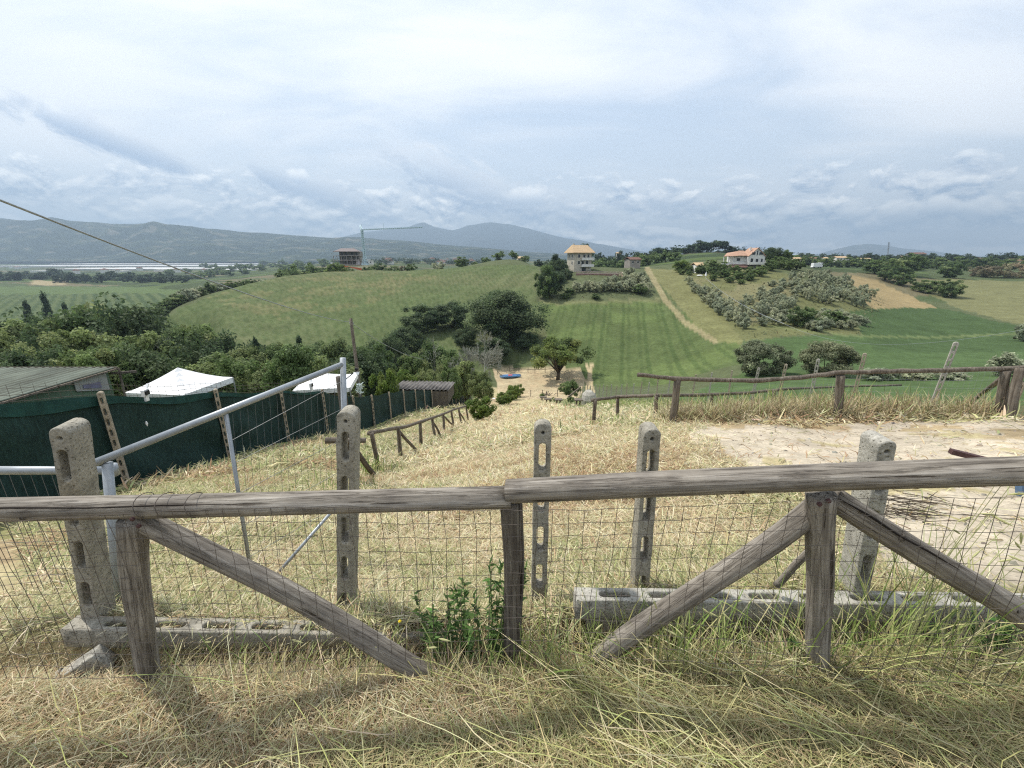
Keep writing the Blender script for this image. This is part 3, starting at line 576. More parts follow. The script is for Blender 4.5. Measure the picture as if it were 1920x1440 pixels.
crackbar(P(1575, 936, 1.452), P(1800, 1070, 1.452), M['split'], fence, .0045)
def wiremesh():
    mb = MB(); R = random.Random(5); ends = [P(-140, 975, 1.5), P(250, 965, 1.51), P(955, 950, 1.56), P(1545, 945, 1.40), P(2050, 935, 1.26)]
    tops = [-140, 250, 955, 1545, 2050]
    L = [0]
    for a, b in zip(ends[:-1], ends[1:]): L.append(L[-1] + math.hypot(b.x - a.x, b.y - a.y))
    def at(s):
        for i in range(4):
            if s <= L[i + 1] or i == 3:
                t = (s - L[i]) / (L[i + 1] - L[i]); return ends[i].lerp(ends[i + 1], t)
    ph = [R.random() * 6 for _ in range(8)]
    def pt(s, k, hgt):            # slack mesh: wavy wires
        p = at(s); p = p.copy(); g = h(p.x, p.y) + .02; z = p.z - hgt
        p.x += .012 * math.sin(s * 2.1 + hgt * 5 + ph[0]) * hgt / .4 + .004 * math.sin(k * 3.3 + hgt * 21); p.y += .014 * math.sin(s * 3 + hgt * 6 + ph[1]); p.z = max(z, g) + .008 * math.sin(s * 2.6 + ph[2] + hgt * 3) + .003 * math.sin(s * 31 + hgt * 40); return p
    n = int(L[-1] / .0575)
    for i in range(n + 1):
        s = L[-1] * i / n; mb.tube([pt(s, i, t * .11) for t in range(8)], .0011, 4, False)
    for j in range(14):
        mb.tube([pt(L[-1] * i / 150, j * 7, j * .059) for i in range(151)], .0011, 4, False)
    return mb.build('wire_mesh', M['wire'], fence)
wiremesh()
RK = random.Random(77)
for a, b, r, n in ((lr0, lr1, .043, 6), (rr0, rr2, .0455, 7), (P(1118, 1236, 1.83), P(1536, 935, 1.535), .042, 4), (P(1556, 930, 1.50), P(1930, 1165, 1.50), .043, 3)):
    for _ in range(n):
        p = a.lerp(b, RK.uniform(.06, .94)); q = Vector((RK.uniform(-.3, .3), -1, RK.uniform(-.5, .9))).normalized(); k = RK.uniform(.007, .014); MB().tube([p + q * (r - .012), p + q * (r - .001), p + q * (r + .0002)], [k * 1.3, k, k * .6], 8).build('knot', M['log_dark'], fence, True)
for x, y, d in ((957, 938, 1.595), (968, 930, 1.592), (1535, 944, 1.43), (1552, 938, 1.425), (262, 985, 1.53), (250, 972, 1.53)):
    p = P(x, y, d); MB().tube([p, p + Vector((0, -.008, 0)), p + Vector((0, -.011, 0))], [.008, .008, .004], 8).build('bolt_head', M['rust'], fence)
for x in (272, 312, 366):
    c = P(x, 947, 1.56); tie = MB().tube([c + Vector((.006 * math.sin(a * 2), .0465 * math.cos(a), .0465 * math.sin(a))) for a in [i * math.pi / 8 for i in range(17)]], .0016, 5)
    tie.build('tie_wire', M['wire'], fence)
log('wooden_stake', P(1455, 1098, 1.95), P(1530, 1020, 1.83), .016, M['log'], None, 21, .9, .003, n=10); tag(bpy.context.scene.objects['wooden_stake'], 'thin round stake leaning behind the braced fence post', 'stake')
# ------------------------------------------------------------------ steel gate and barrier
gA, gB = P(178, 868, 2.14), P(642, 683, 3.16)
gate = empty('steel_gate', (gA.x, gA.y, h(gA.x, gA.y)), 'galvanized tube gate standing open with thin vertical wires', 'gate')
MB().tube([gA, gB], .0205, 14).build('top_rail', M['galv'], gate, True)
MB().tube([PP(643, 671, gA, gB), PP(650, 1010, gA, gB)], .022, 12).build('stile', M['galv'], gate, True)
MB().tube([PP(201, 868, gA, gB), PP(228, 1180, gA, gB)], .024, 12).build('stile', M['galv'], gate, True)
MB().tube([PP(424, 776, gA, gB), PP(478, 1122, gA, gB)], .0125, 10).build('upright', M['galv'], gate, True)
MB().tube([PP(462, 1142, gA, gB), PP(652, 925, gA, gB)], .0125, 10).build('brace', M['galv'], gate, True)
w = MB()
for i in range(18):
    x = 436 + (642 - 436) * (1 - (1 - i / 17) ** 1.18) if i else 436
    t = (x - 436) / 206; yt = 776 - t * 92; w.tube([PP(x, yt, gA, gB), PP(x + 26 - 18 * t, 1100 - t * 130, gA, gB)], (.0011), 4, False)
for y0, y1 in ((826, 713), (868, 765), (925, 822), (985, 880), (1045, 940)):
    w.tube([PP(434 + (y0 - 826) * .15, y0, gA, gB), PP(645, y1, gA, gB)], .0018, 5, False)
w.build('wire_infill', M['wire_grey'], gate)
bA, bB = P(-90, 882, 2.12), P(208, 882, 2.27)
bar_ = empty('steel_barrier', (bA.x, bA.y, h(bA.x, bA.y)), 'level galvanized tube barrier with vertical wires clamped to the gate hinge', 'barrier')
MB().tube([bA, bB], .022, 14).build('top_rail', M['galv'], bar_, True)
MB().tube([bB + Vector((0, 0, -.03)), bB + Vector((0, 0, .03))], .034, 12).build('clamp', M['galv'], bar_, True)
w = MB()
for i in range(15):
    p = bA.lerp(bB, i / 15); w.tube([p, p + Vector((0, 0, -.75))], .0016, 4, False)
for k in (1, 2, 3): w.tube([bA - Vector((0, 0, .22 * k)), bB - Vector((0, 0, .22 * k))], .0016, 4, False)
w.build('wire_infill', M['wire_grey'], bar_)
# ------------------------------------------------------------------ green screen fence down the slope
XS = -7.2
sf = empty('screen_fence', (XS, 6.9, h(XS, 6.9)), 'long fence of dark green shade net on concrete posts running down the slope', 'fence')
ysp = [1.5, 4.2, 6.9, 9.6, 12.3, 15.0, 17.8, 20.2, 23.1, 26.2, 29.4, 32.4, 35.4, 38.4, 41.4, 44.4, 47.4, 50.4, 53.5, 56.5, 59.5, 62.5, 65.5, 68.5, 71.5]
def fh(y): return 1.78 - .12 * min(1, max(0, (y - 14) / 20))
def nettop(y):
    i = max(k for k in range(len(ysp)) if ysp[k] <= y + 1e-6); i = min(i, len(ysp) - 2); t = (y - ysp[i]) / (ysp[i + 1] - ysp[i])
    z0 = h(XS, ysp[i]) + fh(ysp[i]); z1 = h(XS, ysp[i + 1]) + fh(ysp[i + 1]); return z0 + (z1 - z0) * t - .07 * math.sin(math.pi * t) ** 2 * (1 if y < 30 else .5)
V = []; Q = []; ny = 420; nz = 12
for i in range(ny):
    y = 1.5 + (71.5 - 1.5) * (i / (ny - 1)) ** 1.6; zt = nettop(y); zb = h(XS, y) + .03
    for k in range(nz):
        t = k / (nz - 1); b = (.06 * math.sin(y * 1.9 + t * 3) + .05 * math.sin(y * 5.3 + 4 * t) + .02 * math.sin(y * 13 - 5 * t) + .04 * math.sin(t * 9 + y)) * math.sin(math.pi * min(1, t * 1.1 + .05)); V.append((XS - .1 + b * .7, y, zb + (zt - zb) * t))
Q = [(i * nz + k, i * nz + k + 1, (i + 1) * nz + k + 1, (i + 1) * nz + k) for i in range(ny - 1) for k in range(nz - 1)]
off = sf.location
link('shade_net', np_mesh('shade_net', np.array(V) - np.array(off), Q, None, True), M['net'], sf)
V = []; n2 = 60
for i in range(n2):
    y = 1.5 + 14 * i / (n2 - 1); zt = nettop(y) + .015; drop = (.24 + .05 * math.sin(y * 2.3)) * (1 - i / n2 * .75)
    V += [(XS - .055 + .02 * math.sin(y * 4), y, zt - drop), (XS - .06, y, zt)]
Q = [(2 * i, 2 * i + 1, 2 * i + 3, 2 * i + 2) for i in range(n2 - 1)]
link('net_hem', np_mesh('net_hem', np.array(V) - np.array(off), Q, None, True), M['net_hem'], sf)
for i, y in enumerate(ysp):
    g = h(XS, y); hh = fh(y) + (.1 if y < 16 else .04); w_ = .085 if y < 22 else .075
    me = slotted_mesh('post', hh + .1, w_, .1, first=.1, slot=.13, pitch=.2, sw=.036, chip=40 + i) if y < 22 else MB().box((0, 0, (hh + .1) / 2), (.07, .08, hh + .1)).mesh('post')
    me.materials.clear(); me.materials.append(M['concrete_tan']); o = link('post', me, None, sf); o.location = Vector((XS + .02, y, g - .1)) - off; o.rotation_euler = (0, 0, .55)
w = MB()
for k in range(3):
    w.tube([(XS - .12, 1.5 + 18 * i / 60, nettop(1.5 + 18 * i / 60) + .04 + .1 * k) for i in range(61)], .0035, 4, False)
for i in range(110):
    y = 1.5 + 18 * i / 110; z = nettop(y); w.tube([(XS - .12, y, z - .05), (XS - .12, y, z + .3)], .003, 4, False)
w.build('wire_mesh', M['wire'], sf)
def lamp(x, y, X, label, s=1.):
    a, b, c = ray(x, y); t = X / a; p = Vector((X, b * t, CAMZ + c * t)); o = empty('floodlight', p, label, 'lamp', 'solar floodlights along the screen fence')
    MB().box(p + Vector((0, 0, .0)), (.05 * s, .17 * s, .12 * s), rz=.2).build('housing', M['white'], o)
    MB().box(p + Vector((.035 * s, .01, -.005)), (.02 * s, .12 * s, .08 * s), rz=.2).build('lens', M['black'], o)
    MB().bar(p + Vector((-.02, .06 * s, .02)), p + Vector((-.05, .16 * s, .13 * s)), .03 * s).build('bracket', M['white'], o)
    MB().box(p + Vector((0, .0, -.12 * s)), (.04 * s, .07 * s, .1 * s)).build('sensor', M['white'], o)
lamp(272, 736, -7.12, 'white solar floodlight on the net hem below the pointed tent'); lamp(583, 722, -7.1, 'white solar floodlight on the net hem below the flat tent', 1.3)
p = PY(275, 790, 7.55); p = Vector((-7.13, p.y, p.z)); tag(MB().tube([p, p + Vector((0, 0, -.05)), p + Vector((0, 0, -.1))], [.012, .022, .008], 8).build('pull_tag', M['white'], None), 'tiny white tag hanging on the dark net under the floodlight', 'tag')
# ------------------------------------------------------------------ log rail fences in the paddock
def fence_from(name, label, group, posts, rail, rr, pr, m, braces=(), extra=None, mesh_=False):
    g0 = G(*posts[0][2:4]); root = empty(name, g0, label, 'fence', group); tops = []
    for i, (xt, yt, xb, yb) in enumerate(posts):
        b = G(xb, yb); t = PY(xt, yt, b.y); log('post', b - Vector((0, 0, .08)), t, pr, m, root, 100 + i + len(posts), .95, .004, n=8, segs=6); tops.append((b, t))
    pts = []
    for x, y, k in rail:
        d = depth(tops[int(k)][1]) if k == int(k) else depth(tops[int(k)][1]) * (1 - (k % 1)) + depth(tops[min(int(k) + 1, len(tops) - 1)][1]) * (k % 1)
        pts.append(P(x, y, d))
    polylog('rail', pts, rr, m, root, 7, 10)
    for k, x, y in braces:
        b = G(x, y); log('brace', b, tops[k][1] - Vector((0, 0, .1)), pr * .8, m, root, 140 + k, .9, .01, n=8, segs=6)
    return root, tops, pts
RF = 'log rail fences around the mown paddock'
r1, tops, pts = fence_from('rail_fence', 'low log rail fence with dark braces beside the mown slope below the net', RF,
    [(697, 812, 711, 884), (746, 800, 752, 858), (788, 792, 789, 836), (810, 783, 816, 822), (831, 776, 833, 810), (846, 771, 851, 800), (860, 767, 865, 793), (874, 763, 878, 788)],
    [(692, 812, 0), (735, 804, .8), (760, 800, 1.3), (788, 791, 2), (812, 783, 3), (832, 776, 4), (850, 768, 5), (864, 764, 6), (880, 760, 7)], .05, .055, M['log_far'], [(1, 783, 848), (3, 827, 819), (4, 852, 799), (6, 872, 790)])
w = MB()
for a, b, ta, tb in [(tops[i][0], tops[i + 1][0], tops[i][1], tops[i + 1][1]) for i in range(4)]:
    for k in range(18): q = k / 18; w.tube([a.lerp(b, q) , ta.lerp(tb, q)], .0022, 3, False)
w.build('wire_mesh', M['wire_pale'], r1)
end = empty('corner_post', G(663, 905), 'dark upright timber post with log stub behind the broad concrete post', 'post')
cp_ = end.location; tz = PY(657, 706, cp_.y)
log('post', cp_ - Vector((0, 0, .1)), Vector((cp_.x, cp_.y, tz.z)), .075, M['log_dark'], end, 61, .95, n=12)
log('rail_stub', Vector((cp_.x - .3, cp_.y - .25, cp_.z + .98)), PY(686, 826, cp_.y - .1), .055, M['log_far'], end, 62, n=12)
log('brace', G(703, 893), Vector((cp_.x + .04, cp_.y, cp_.z + .8)), .05, M['log_dark'], end, 63, n=10)
for (x, y, s, lab) in ((668, 700, 1., 'small tilted solar panel lamp on the dark corner post'),):
    p = PY(x, y, cp_.y); o = empty('solar_lamp', p, lab, 'lamp')
    MB().box(p, (.1, .06, .006), R=Matrix.Rotation(.7, 3, 'X')).build('panel', M['white'], o); MB().box(p + Vector((.0, .02, .07)), (.05, .03, .04)).build('head', M['black'], o); MB().bar(p + Vector((.02, .03, .06)), Vector((cp_.x + .02, cp_.y, p.z - .16)), .015).build('bracket', M['black'], o)
rope = MB(); R_ = random.Random(3); c = PY(674, 726, cp_.y - .1)
for k in range(9): rope.tube([c + Vector((R_.uniform(-.07, .07), R_.uniform(-.05, .05), R_.uniform(-.12, .08))) for _ in range(4)], .008, 5)
tag(rope.build('rope', simple('pale_blue_rope', (.5, .58, .56)), None), 'tangle of pale rope hanging on the net beside the corner post', 'rope')
r2_, tops2, pts2 = fence_from('rail_fence', 'nearer long thin log rail with overhanging end above the tall dry grass', RF,
    [(1270, 712, 1262, 795), (1577, 704, 1570, 785), (1886, 696, 1873, 785)],
    [(1196, 702, 0), (1262, 710, 0), (1340, 712, .25), (1410, 714, .5), (1500, 708, .75), (1580, 698, 1), (1640, 697, 1.2), (1770, 694, 1.6), (1960, 689, 2)], .045, .075, M['log_far'], [(2, 1824, 752)])
log('post', G(1895, 786) - Vector((0, 0, .1)), PY(1912, 690, tops2[2][0].y - .1), .075, M['log_far'], r2_, 77, n=10)
r3_, tops3, pts3 = fence_from('rail_fence', 'farther low log rail whose stub end stands free above the mown slope', RF,
    [(1116, 750, 1113, 797), (1158, 746, 1158, 785), (1231, 742, 1229, 781), (1335, 738, 1333, 769), (1452, 730, 1450, 757), (1566, 726, 1562, 752)],
    [(1111, 750, 0), (1160, 744, 1), (1232, 741, 2), (1300, 741, 2.6), (1400, 737, 3.6), (1480, 729, 4.3), (1575, 725, 5), (1690, 722, 5)], .05, .055, M['log_far'])
# ------------------------------------------------------------------ concrete post fence on the far side of the paddock
XF = 11.0
pf = empty('post_fence', (XF, 9, h(XF, 9)), 'row of thin concrete stakes with wire mesh beyond the paddock rails', 'fence')
ysf = []; w = MB(); prev = None
for d in [9.25, 11.0, 13.5, 15.4, 17.3, 19.2, 21.3, 23.4, 25.6, 29.6] + [31.8 + 2.1 * i for i in range(24)]:
    y = d
    for _ in range(6): y = (d - SP * (CAMZ - h(XF, y))) / CP
    ysf.append(y)
for i, y in enumerate(ysf):
    g = h(XF, y); ptop_ = [645, 640, 662, 673, 682, 689, 695, 699, 702, 709]; dd_ = (y * CP + SP * (CAMZ - g)); hh = PY(960 + F * XF / dd_, ptop_[i], y).z - g if i < 10 else 1.8 + .08 * math.sin(i * 2.7); lean = .03 * math.sin(i * 1.7) + .02; rz = -.7
    me = slotted_mesh('post', hh + .1, .105, .08, first=.09, slot=.14, pitch=.2, sw=.04, chip=80 + i) if i < 6 else MB().box((0, 0, (hh + .1) / 2), (.07, .07, hh + .1)).mesh('post')
    me.materials.clear(); me.materials.append(M['concrete_pale' if i % 2 else 'concrete_tan']); o = link('post', me, None, pf); o.location = Vector((XF, y, g - .1)) - pf.location; o.rotation_euler = (0, lean, rz)
    if prev is not None:
        y0, g0 = prev
        for k in range(6): w.tube([(XF, y0, g0 + .15 + .2 * k), (XF, y, g + .15 + .2 * k)], .002, 3, False)
        for k in range(14): q = k / 14; w.tube([(XF, y0 + (y - y0) * q, g0 + (g - g0) * q + .1), (XF, y0 + (y - y0) * q, g0 + (g - g0) * q + 1.2)], .0018, 3, False)
    prev = (y, g)
w.build('wire_mesh', M['wire_pale'], pf)
# dry growth along the nearer rail
sp = []
for i in range(34):
    t = i / 33; p = tops2[0][0].lerp(tops2[2][0], t); k_ = .55 + .45 * math.sin(i * 1.9) * math.sin(i * .7); sp.append((p.x + .1, p.y + .25 + .15 * math.sin(i), .14, .22, int(90 + 160 * max(k_, 0)), (.15, .5 + .25 * k_), (.006, .014), 1.5, 1.0))
standing('dry_grass', sp, DRY, (5, 3, 4, 2))
sp = []
for i in range(26):
    t = i / 25; p = tops2[0][0].lerp(tops2[2][0], t); sp.append((p.x + .1, p.y + .5 + .3 * math.sin(i * 2), .2, .3, 16, (.3, .9), (.004, .009), 1.5, 1.25))
for i in range(40):
    y = 10 + i * .9; sp.append((8.5 + 1.2 * math.sin(i * 2.2), y, 1.1, .6, 50, (.2, .6), (.01, .022), 1.5, 1.2))
sp += [(-3.1, 8.0, .25, .2, 120, (.2, .5), (.008, .015), 1, 1.2), (2.6, 10.0, .4, .2, 120, (.1, .3), (.01, .02), 1, .9), (-2.9, 6.2, .3, .3, 100, (.1, .35), (.006, .014), 1, 1.1)]
standing('tall_grass', sp, GREEN, (4, 4, 2, 2))
def twigs():
    mb = MB(); R = random.Random(9); c = G(1690, 960)
    for k in range(70):
        a = c + Vector((R.gauss(0, .22), R.gauss(0, .14), R.uniform(.01, .08))); an = R.gauss(-.5, .5); l = R.uniform(.1, .35); mb.tube([a, a + Vector((math.cos(an) * l, math.sin(an) * l, R.uniform(-.02, .05)))], [.004, .002], 4)
    tag(mb.build('brush_heap', M['bark'], None), 'small heap of dark cut twigs on the sand', 'brush')
twigs()
def debris():
    n = 900; X = rng.uniform(1.5, 9, n); Y = rng.uniform(2, 7.5, n); k = X > .9 + Y * .42; X, Y = X[k], Y[k]; n = len(X); z = hz(X, Y) + .008
    V, Q, C = blades(np.stack([X, Y, z], -1), rng.normal(2.6, .7, n), rng.uniform(.03, .16, n), rng.normal(.03, .08, n), rng.normal(0, .3, n), rng.uniform(.004, .012, n), pal(n, [(.16, .11, .07), (.3, .22, .13), (.4, .32, .2)], (2, 2, 2)), 2)
    tag(link('debris', np_mesh('debris', V, Q, C), M['blade']), kind='stuff')
debris()
def pebbles():
    n = 700; X = rng.uniform(1.2, 9.5, n); Y = rng.uniform(1.9, 7.6, n); k = X > .9 + Y * .42; X, Y = X[k], Y[k]; n = len(X); z = hz(X, Y); s = rng.gamma(2., .006, n) + .004; b = np.array([(1, 0, 0), (0, 1, 0), (-1, 0, 0), (0, -1, 0), (0, 0, .7), (0, 0, -.5)]); V = (np.stack([X, Y, z], -1)[:, None] + (b[None] * rng.uniform(.6, 1.3, (n, 6, 1))) * s[:, None, None]).reshape(-1, 3)
    f = np.array([(0, 1, 4), (1, 2, 4), (2, 3, 4), (3, 0, 4), (1, 0, 5), (2, 1, 5), (3, 2, 5), (0, 3, 5)]); Q = (f[None] + 6 * np.arange(n)[:, None, None]).reshape(-1, 3); C = np.repeat(pal(n, [(.4, .35, .28), (.3, .27, .22), (.5, .46, .4)], (3, 2, 2)), 6, 0)
    tag(link('gravel', np_mesh('gravel', V, Q, C), M['blade']), kind='stuff')
pebbles()
# ------------------------------------------------------------------ seesaw at the edge of the sand
sA = P(1782, 846, 3.9); sB = P(1960, 890, 3.7); ss = empty('rusty_bench', (sB.x, sB.y, h(sB.x, sB.y)), 'rusty red steel beam bench with a blue board behind the thick rail end', 'bench')
MB().bar(sA, sB, .055, .045).build('beam', M['rust'], ss)
for t in (.25, .95):
    p = sA.lerp(sB, t); MB().bar(p - Vector((0, 0, .01)), Vector((p.x - .05, p.y + .05, h(p.x, p.y))), .035).build('leg', M['rust'], ss)
MB().slab([P(1903, 905, 3.5), P(1970, 905, 3.5), P(1970, 970, 3.5), P(1903, 945, 3.5)], .05).build('board', M['blue'], ss)
MB().bar(P(1890, 942, 3.52), P(1975, 972, 3.52), .05).build('board_edge', M['rust'], ss)
# ------------------------------------------------------------------ tents and sheds behind the screen
def tent(cx, cy, s, ze, zp, rz, label, sag=.12):
    root = empty('tent', (cx, cy, h(cx, cy)), label, 'tent', 'white canopy tents behind the screen'); g = root.location.z; n = 12; V = []; R3 = Matrix.Rotation(rz, 3, 'Z')
    for j in range(n + 1):
        for i in range(n + 1):
            x = (i / n * 2 - 1); y = (j / n * 2 - 1); m = max(abs(x), abs(y)); q = R3 @ Vector((x * s / 2, y * s / 2, 0)); V.append((q.x, q.y, ze - g + (zp - ze) * (1 - m) ** 1.35 - .05 * math.sin(math.pi * (1 - abs(abs(x) - abs(y))) ) * 0))
    me = np_mesh('canopy', np.array(V), [(j * (n + 1) + i, j * (n + 1) + i + 1, (j + 1) * (n + 1) + i + 1, (j + 1) * (n + 1) + i) for j in range(n) for i in range(n)], None, False); link('canopy', me, M['canvas'], root)
    mb = MB(); C = [Vector((cx, cy, 0)) + R3 @ Vector((a * s / 2, b * s / 2, 0)) for a, b in ((-1, -1), (1, -1), (1, 1), (-1, 1))]
    for k in range(4):
        a, b = C[k], C[(k + 1) % 4]; mb.slab([Vector((a.x, a.y, ze)), Vector((b.x, b.y, ze)), Vector((b.x, b.y, ze - .22)), Vector((a.x, a.y, ze - .22))], .006)
    mb.build('valance', M['canvas'], root)
    for c in C: MB().bar(Vector((c.x, c.y, h(c.x, c.y))) , Vector((c.x * .999 + cx * .001, c.y, ze - .02)), .04).build('leg', M['galv'], root)
pk = P(333, 689, 15.5); tent(pk.x, pk.y, 2.3, pk.z - .66, pk.z, -.12, 'white pop up tent with tall pointed peak')
pk = P(612, 700, 20.5); tent(pk.x, pk.y, 2.5, pk.z - .42, pk.z, .2, 'white canopy tent with low flat top near the corner post')
def corrsheet(o, ax, ay, nx, ny, amp, per):          # wavy roofing sheet: ribs run along ay
    o = Vector(o); ax = Vector(ax); ay = Vector(ay); nrm = ax.cross(ay).normalized(); V = []; L = ax.length; k = int(L / per * 6)
    for i in range(k + 1):
        for j in (0, 1): V.append(o + ax * (i / k) + ay * j + nrm * amp * math.sin(2 * math.pi * i / 6))
    return V, [(2 * i, 2 * i + 1, 2 * i + 3, 2 * i + 2) for i in range(k)]
sh = empty('shed', (-12, 8.5, h(-12, 8.5)), 'large shed with corrugated green roof and plastic sheet gable beside the net', 'shed')
zr = -.84; e0 = Vector((-9.62, 9.75, zr + .0)); e1 = Vector((-9.75, 4.6, zr - .12))
V, Q = corrsheet(e0, Vector((-12, .35, -.1)), e1 - e0, 0, 0, .022, .18)
sh_l = parent_loc(sh); me = np_mesh('roof', np.array(V) - np.array(sh_l), Q, None, True); ro = link('roof', me, M['corr_green'], sh)
mo = ro.modifiers.new('thick', 'SOLIDIFY'); mo.thickness = .012
MB().bar(e0 + Vector((.03, .02, -.02)), e1 + Vector((.03, 0, -.02)), .05, .035).build('edge_board', M['log_far'], sh)
MB().bar(e0 + Vector((.04, .03, .0)), e0 + Vector((-11.8, .38, -.1)), .05).build('ridge_board', M['log_dark'], sh)
gz = h(-9.8, 8)
MB().slab([Vector((-9.72, 9.6, zr - .05)), Vector((-9.72, 8.85, zr - .06)), Vector((-9.72, 8.85, zr - .3)), Vector((-9.72, 9.6, zr - .5))], .02).build('sheet_panel', M['sheet'], sh)
MB().slab([Vector((-9.70, 9.4, zr - .24)), Vector((-9.70, 9.0, zr - .2)), Vector((-9.70, 9.0, zr - .28)), Vector((-9.70, 9.4, zr - .38))], .012).build('window_patch', simple('bluish_film', (.22, .21, .3), .3), sh)
MB().slab([Vector((-9.76, 9.7, zr - .06)), Vector((-9.76, 4.7, zr - .16)), Vector((-9.76, 4.7, gz - .4)), Vector((-9.76, 9.7, gz - .8))], .03).build('wall', M['glassgreen'], sh)
MB().slab([Vector((-9.7, 7.3, zr - .62)), Vector((-9.7, 4.9, zr - .4)), Vector((-9.7, 4.9, zr - 1.0)), Vector((-9.7, 7.3, zr - 1.0))], .02).build('tarpaulin', simple('teal_tarpaulin', (.12, .36, .30), .5), sh)
for a, b in (((-9.69, 7.7, zr - .42), (-9.69, 7.0, zr - .44)), ((-9.69, 8.65, zr - .45), (-9.69, 7.75, zr - .43)), ((-9.68, 7.35, zr - .62), (-9.68, 6.0, zr - .5))): MB().bar(Vector(a), Vector(b), .04, .03).build('batten', M['white'], sh)
MB().bar(Vector((-9.55, 9.78, zr)), Vector((-9.5, 9.6, h(-9.5, 9.6))), .035).build('corner_post', M['log_far'], sh)
MB().bar(Vector((-9.7, 9.72, zr - .12)), Vector((-9.25, 9.9, zr - .12)), .05).build('purlin_end', M['log_dark'], sh)
s2 = P(733, 730, 36); s2b = P(842, 732, 38); s3 = P(756, 714, 39.5); hut = empty('hut', (s2.x + 2, s2.y + 1, h(s2.x + 2, s2.y + 1)), 'low dark hut with ribbed brown roof behind the net', 'shed')
V, Q = corrsheet(s2, s2b - s2, s3 - s2, 0, 0, .05, .36); me = np_mesh('roof', np.array(V) - np.array(hut.location), Q, None, True); ro = link('roof', me, M['corr_brown'], hut); mo = ro.modifiers.new('thick', 'SOLIDIFY'); mo.thickness = .03
g = h(s2.x, s2.y) - .3
A4 = [s2 + Vector((.2, .1, -.12)), s2b + Vector((-.2, .1, -.12)), s2b + (s3 - s2) * .95 + Vector((-.25, 0, -.1)), s3 + Vector((.2, -.1, -.1))]
mb = MB()
for a, b in ((A4[0], A4[1]), (A4[1], A4[2]), (A4[2], A4[3]), (A4[3], A4[0])): mb.slab([a, b, Vector((b.x, b.y, g)), Vector((a.x, a.y, g))], .06)
mb.build('wall', M['log_dark'], hut)
# ------------------------------------------------------------------ pole and cables
pb = P(672, 715, 22); ptop = P(658, 597, 22.3); pb.z = h(pb.x, pb.y)
pole = empty('utility_pole', pb, 'slim leaning wooden utility pole above the dark thicket', 'pole'); log('shaft', pb - Vector((0, 0, .2)), ptop, .1, M['log_far'], pole, 71, .75, .01, n=10)
MB().tube([ptop + Vector((-.12, 0, -.25)), ptop + Vector((.12, 0, -.25))], .03, 6).build('bracket', M['galv'], pole)
def cable(a, b, sag, r, label, n=40):
    a = Vector(a); b = Vector(b); tag(MB().tube([a.lerp(b, i / n) - Vector((0, 0, sag * 4 * (i / n) * (1 - i / n))) for i in range(n + 1)], r, 6).build('overhead_cable', M['galv'], None, True), label, 'cable', 'overhead cables')
cable(P(-150, 316, 3.6), ptop - Vector((0, 0, .2)), .25, .012, 'thick grey cable sagging from the sky to the leaning wooden pole')
cable(ptop - Vector((0, 0, .25)), P(795, 674, 34), .35, .015, 'grey cable running from the wooden pole down to the bare tree')
cable(P(1322, 520, 170), P(1470, 607, 95), 1.5, .05, 'pale cable falling from the white house across the olive grove')
cable(P(1470, 607, 95), P(1960, 610, 48), 3.4, .02, 'pale cable sagging across the dark green crop field')
# ------------------------------------------------------------------ paddock bottom: tables, pens, things under the trees
def table(x, y, wpx, label):
    p = G(x, y); d = depth(p); W = wpx * d / F; root = empty('low_table', p, label, 'table', 'low wooden tables at the bottom of the paddock')
    MB().box(p + Vector((0, 0, .55)), (W, .6, .09)).build('table_top', M['log_far'], root)
    for s in (-1, 1): MB().box(p + Vector((s * W * .22, 0, .25)), (W * .16, .4, .56)).build('leg', M['log_far'], root)
table(1019, 750, 13, 'small low table farthest up by the pen wire'); table(1028, 755, 15, 'low table whose top nearly touches a leafy weed'); table(1047, 758, 14, 'low table alone in the middle of the mown slope'); table(1084, 760, 15, 'low table beside the white stone by the log rail')
p = G(1103, 758); tag(MB().tube([p, p + Vector((.05, 0, .5)), p + Vector((0, .05, 1.0)), p + Vector((0, 0, 1.3))], [.7, .75, .6, .3], 9).build('stone_block', M['concrete_pale'], None, False), 'pale stone block beside the free end of the far log rail', 'stone')
pen = empty('wire_pen', G(995, 742), 'thin stakes and wire across the bottom of the mown slope', 'fence'); w = MB(); prev = None
for x in (955, 975, 995, 1017, 1045, 1067):
    p = G(x, 744); d = depth(p); t = p + Vector((0, 0, 1.35)); MB().bar(p - Vector((0, 0, .1)), t, .1).build('stake', M['log_dark'], pen)
    if prev:
        for k in range(4): w.tube([prev + Vector((0, 0, .3 + .3 * k)), p + Vector((0, 0, .3 + .3 * k))], .008, 3, False)
    prev = p
w.build('wire', M['wire'], pen)
pad_ = G(937, 708); pb2 = G(977, 706); c = (pad_ + pb2) / 2
bo = empty('kayak', c, 'long flat blue inflatable boat with red middle under the dark trees', 'boat')
ax = (pb2 - pad_); q = ax.normalized(); side = Vector((-q.y, q.x, 0))
for s in (-1, 1): MB().tube([c + side * s * .55 + ax * t + Vector((0, 0, .28)) for t in (-.5, -.42, -.2, .2, .42, .5)], [.1, .24, .27, .27, .24, .1], 10).build('side_tube', simple('blue_rubber', (.10, .22, .42), .5), bo, True)
MB().box(c + Vector((0, -.1, .36)), (1.0, 1.25, .34)).build('middle_seat', simple('red_rubber', (.45, .07, .06), .5), bo)
MB().box(c + Vector((0, 0, .1)), (ax.length * .8, .9, .1)).build('floor_mat', M['canvas'], bo)
af = empty('paddock_fence', G(1000, 697), 'sparse low fence along the dark trees behind the bare arena', 'fence'); w = MB(); prev = None
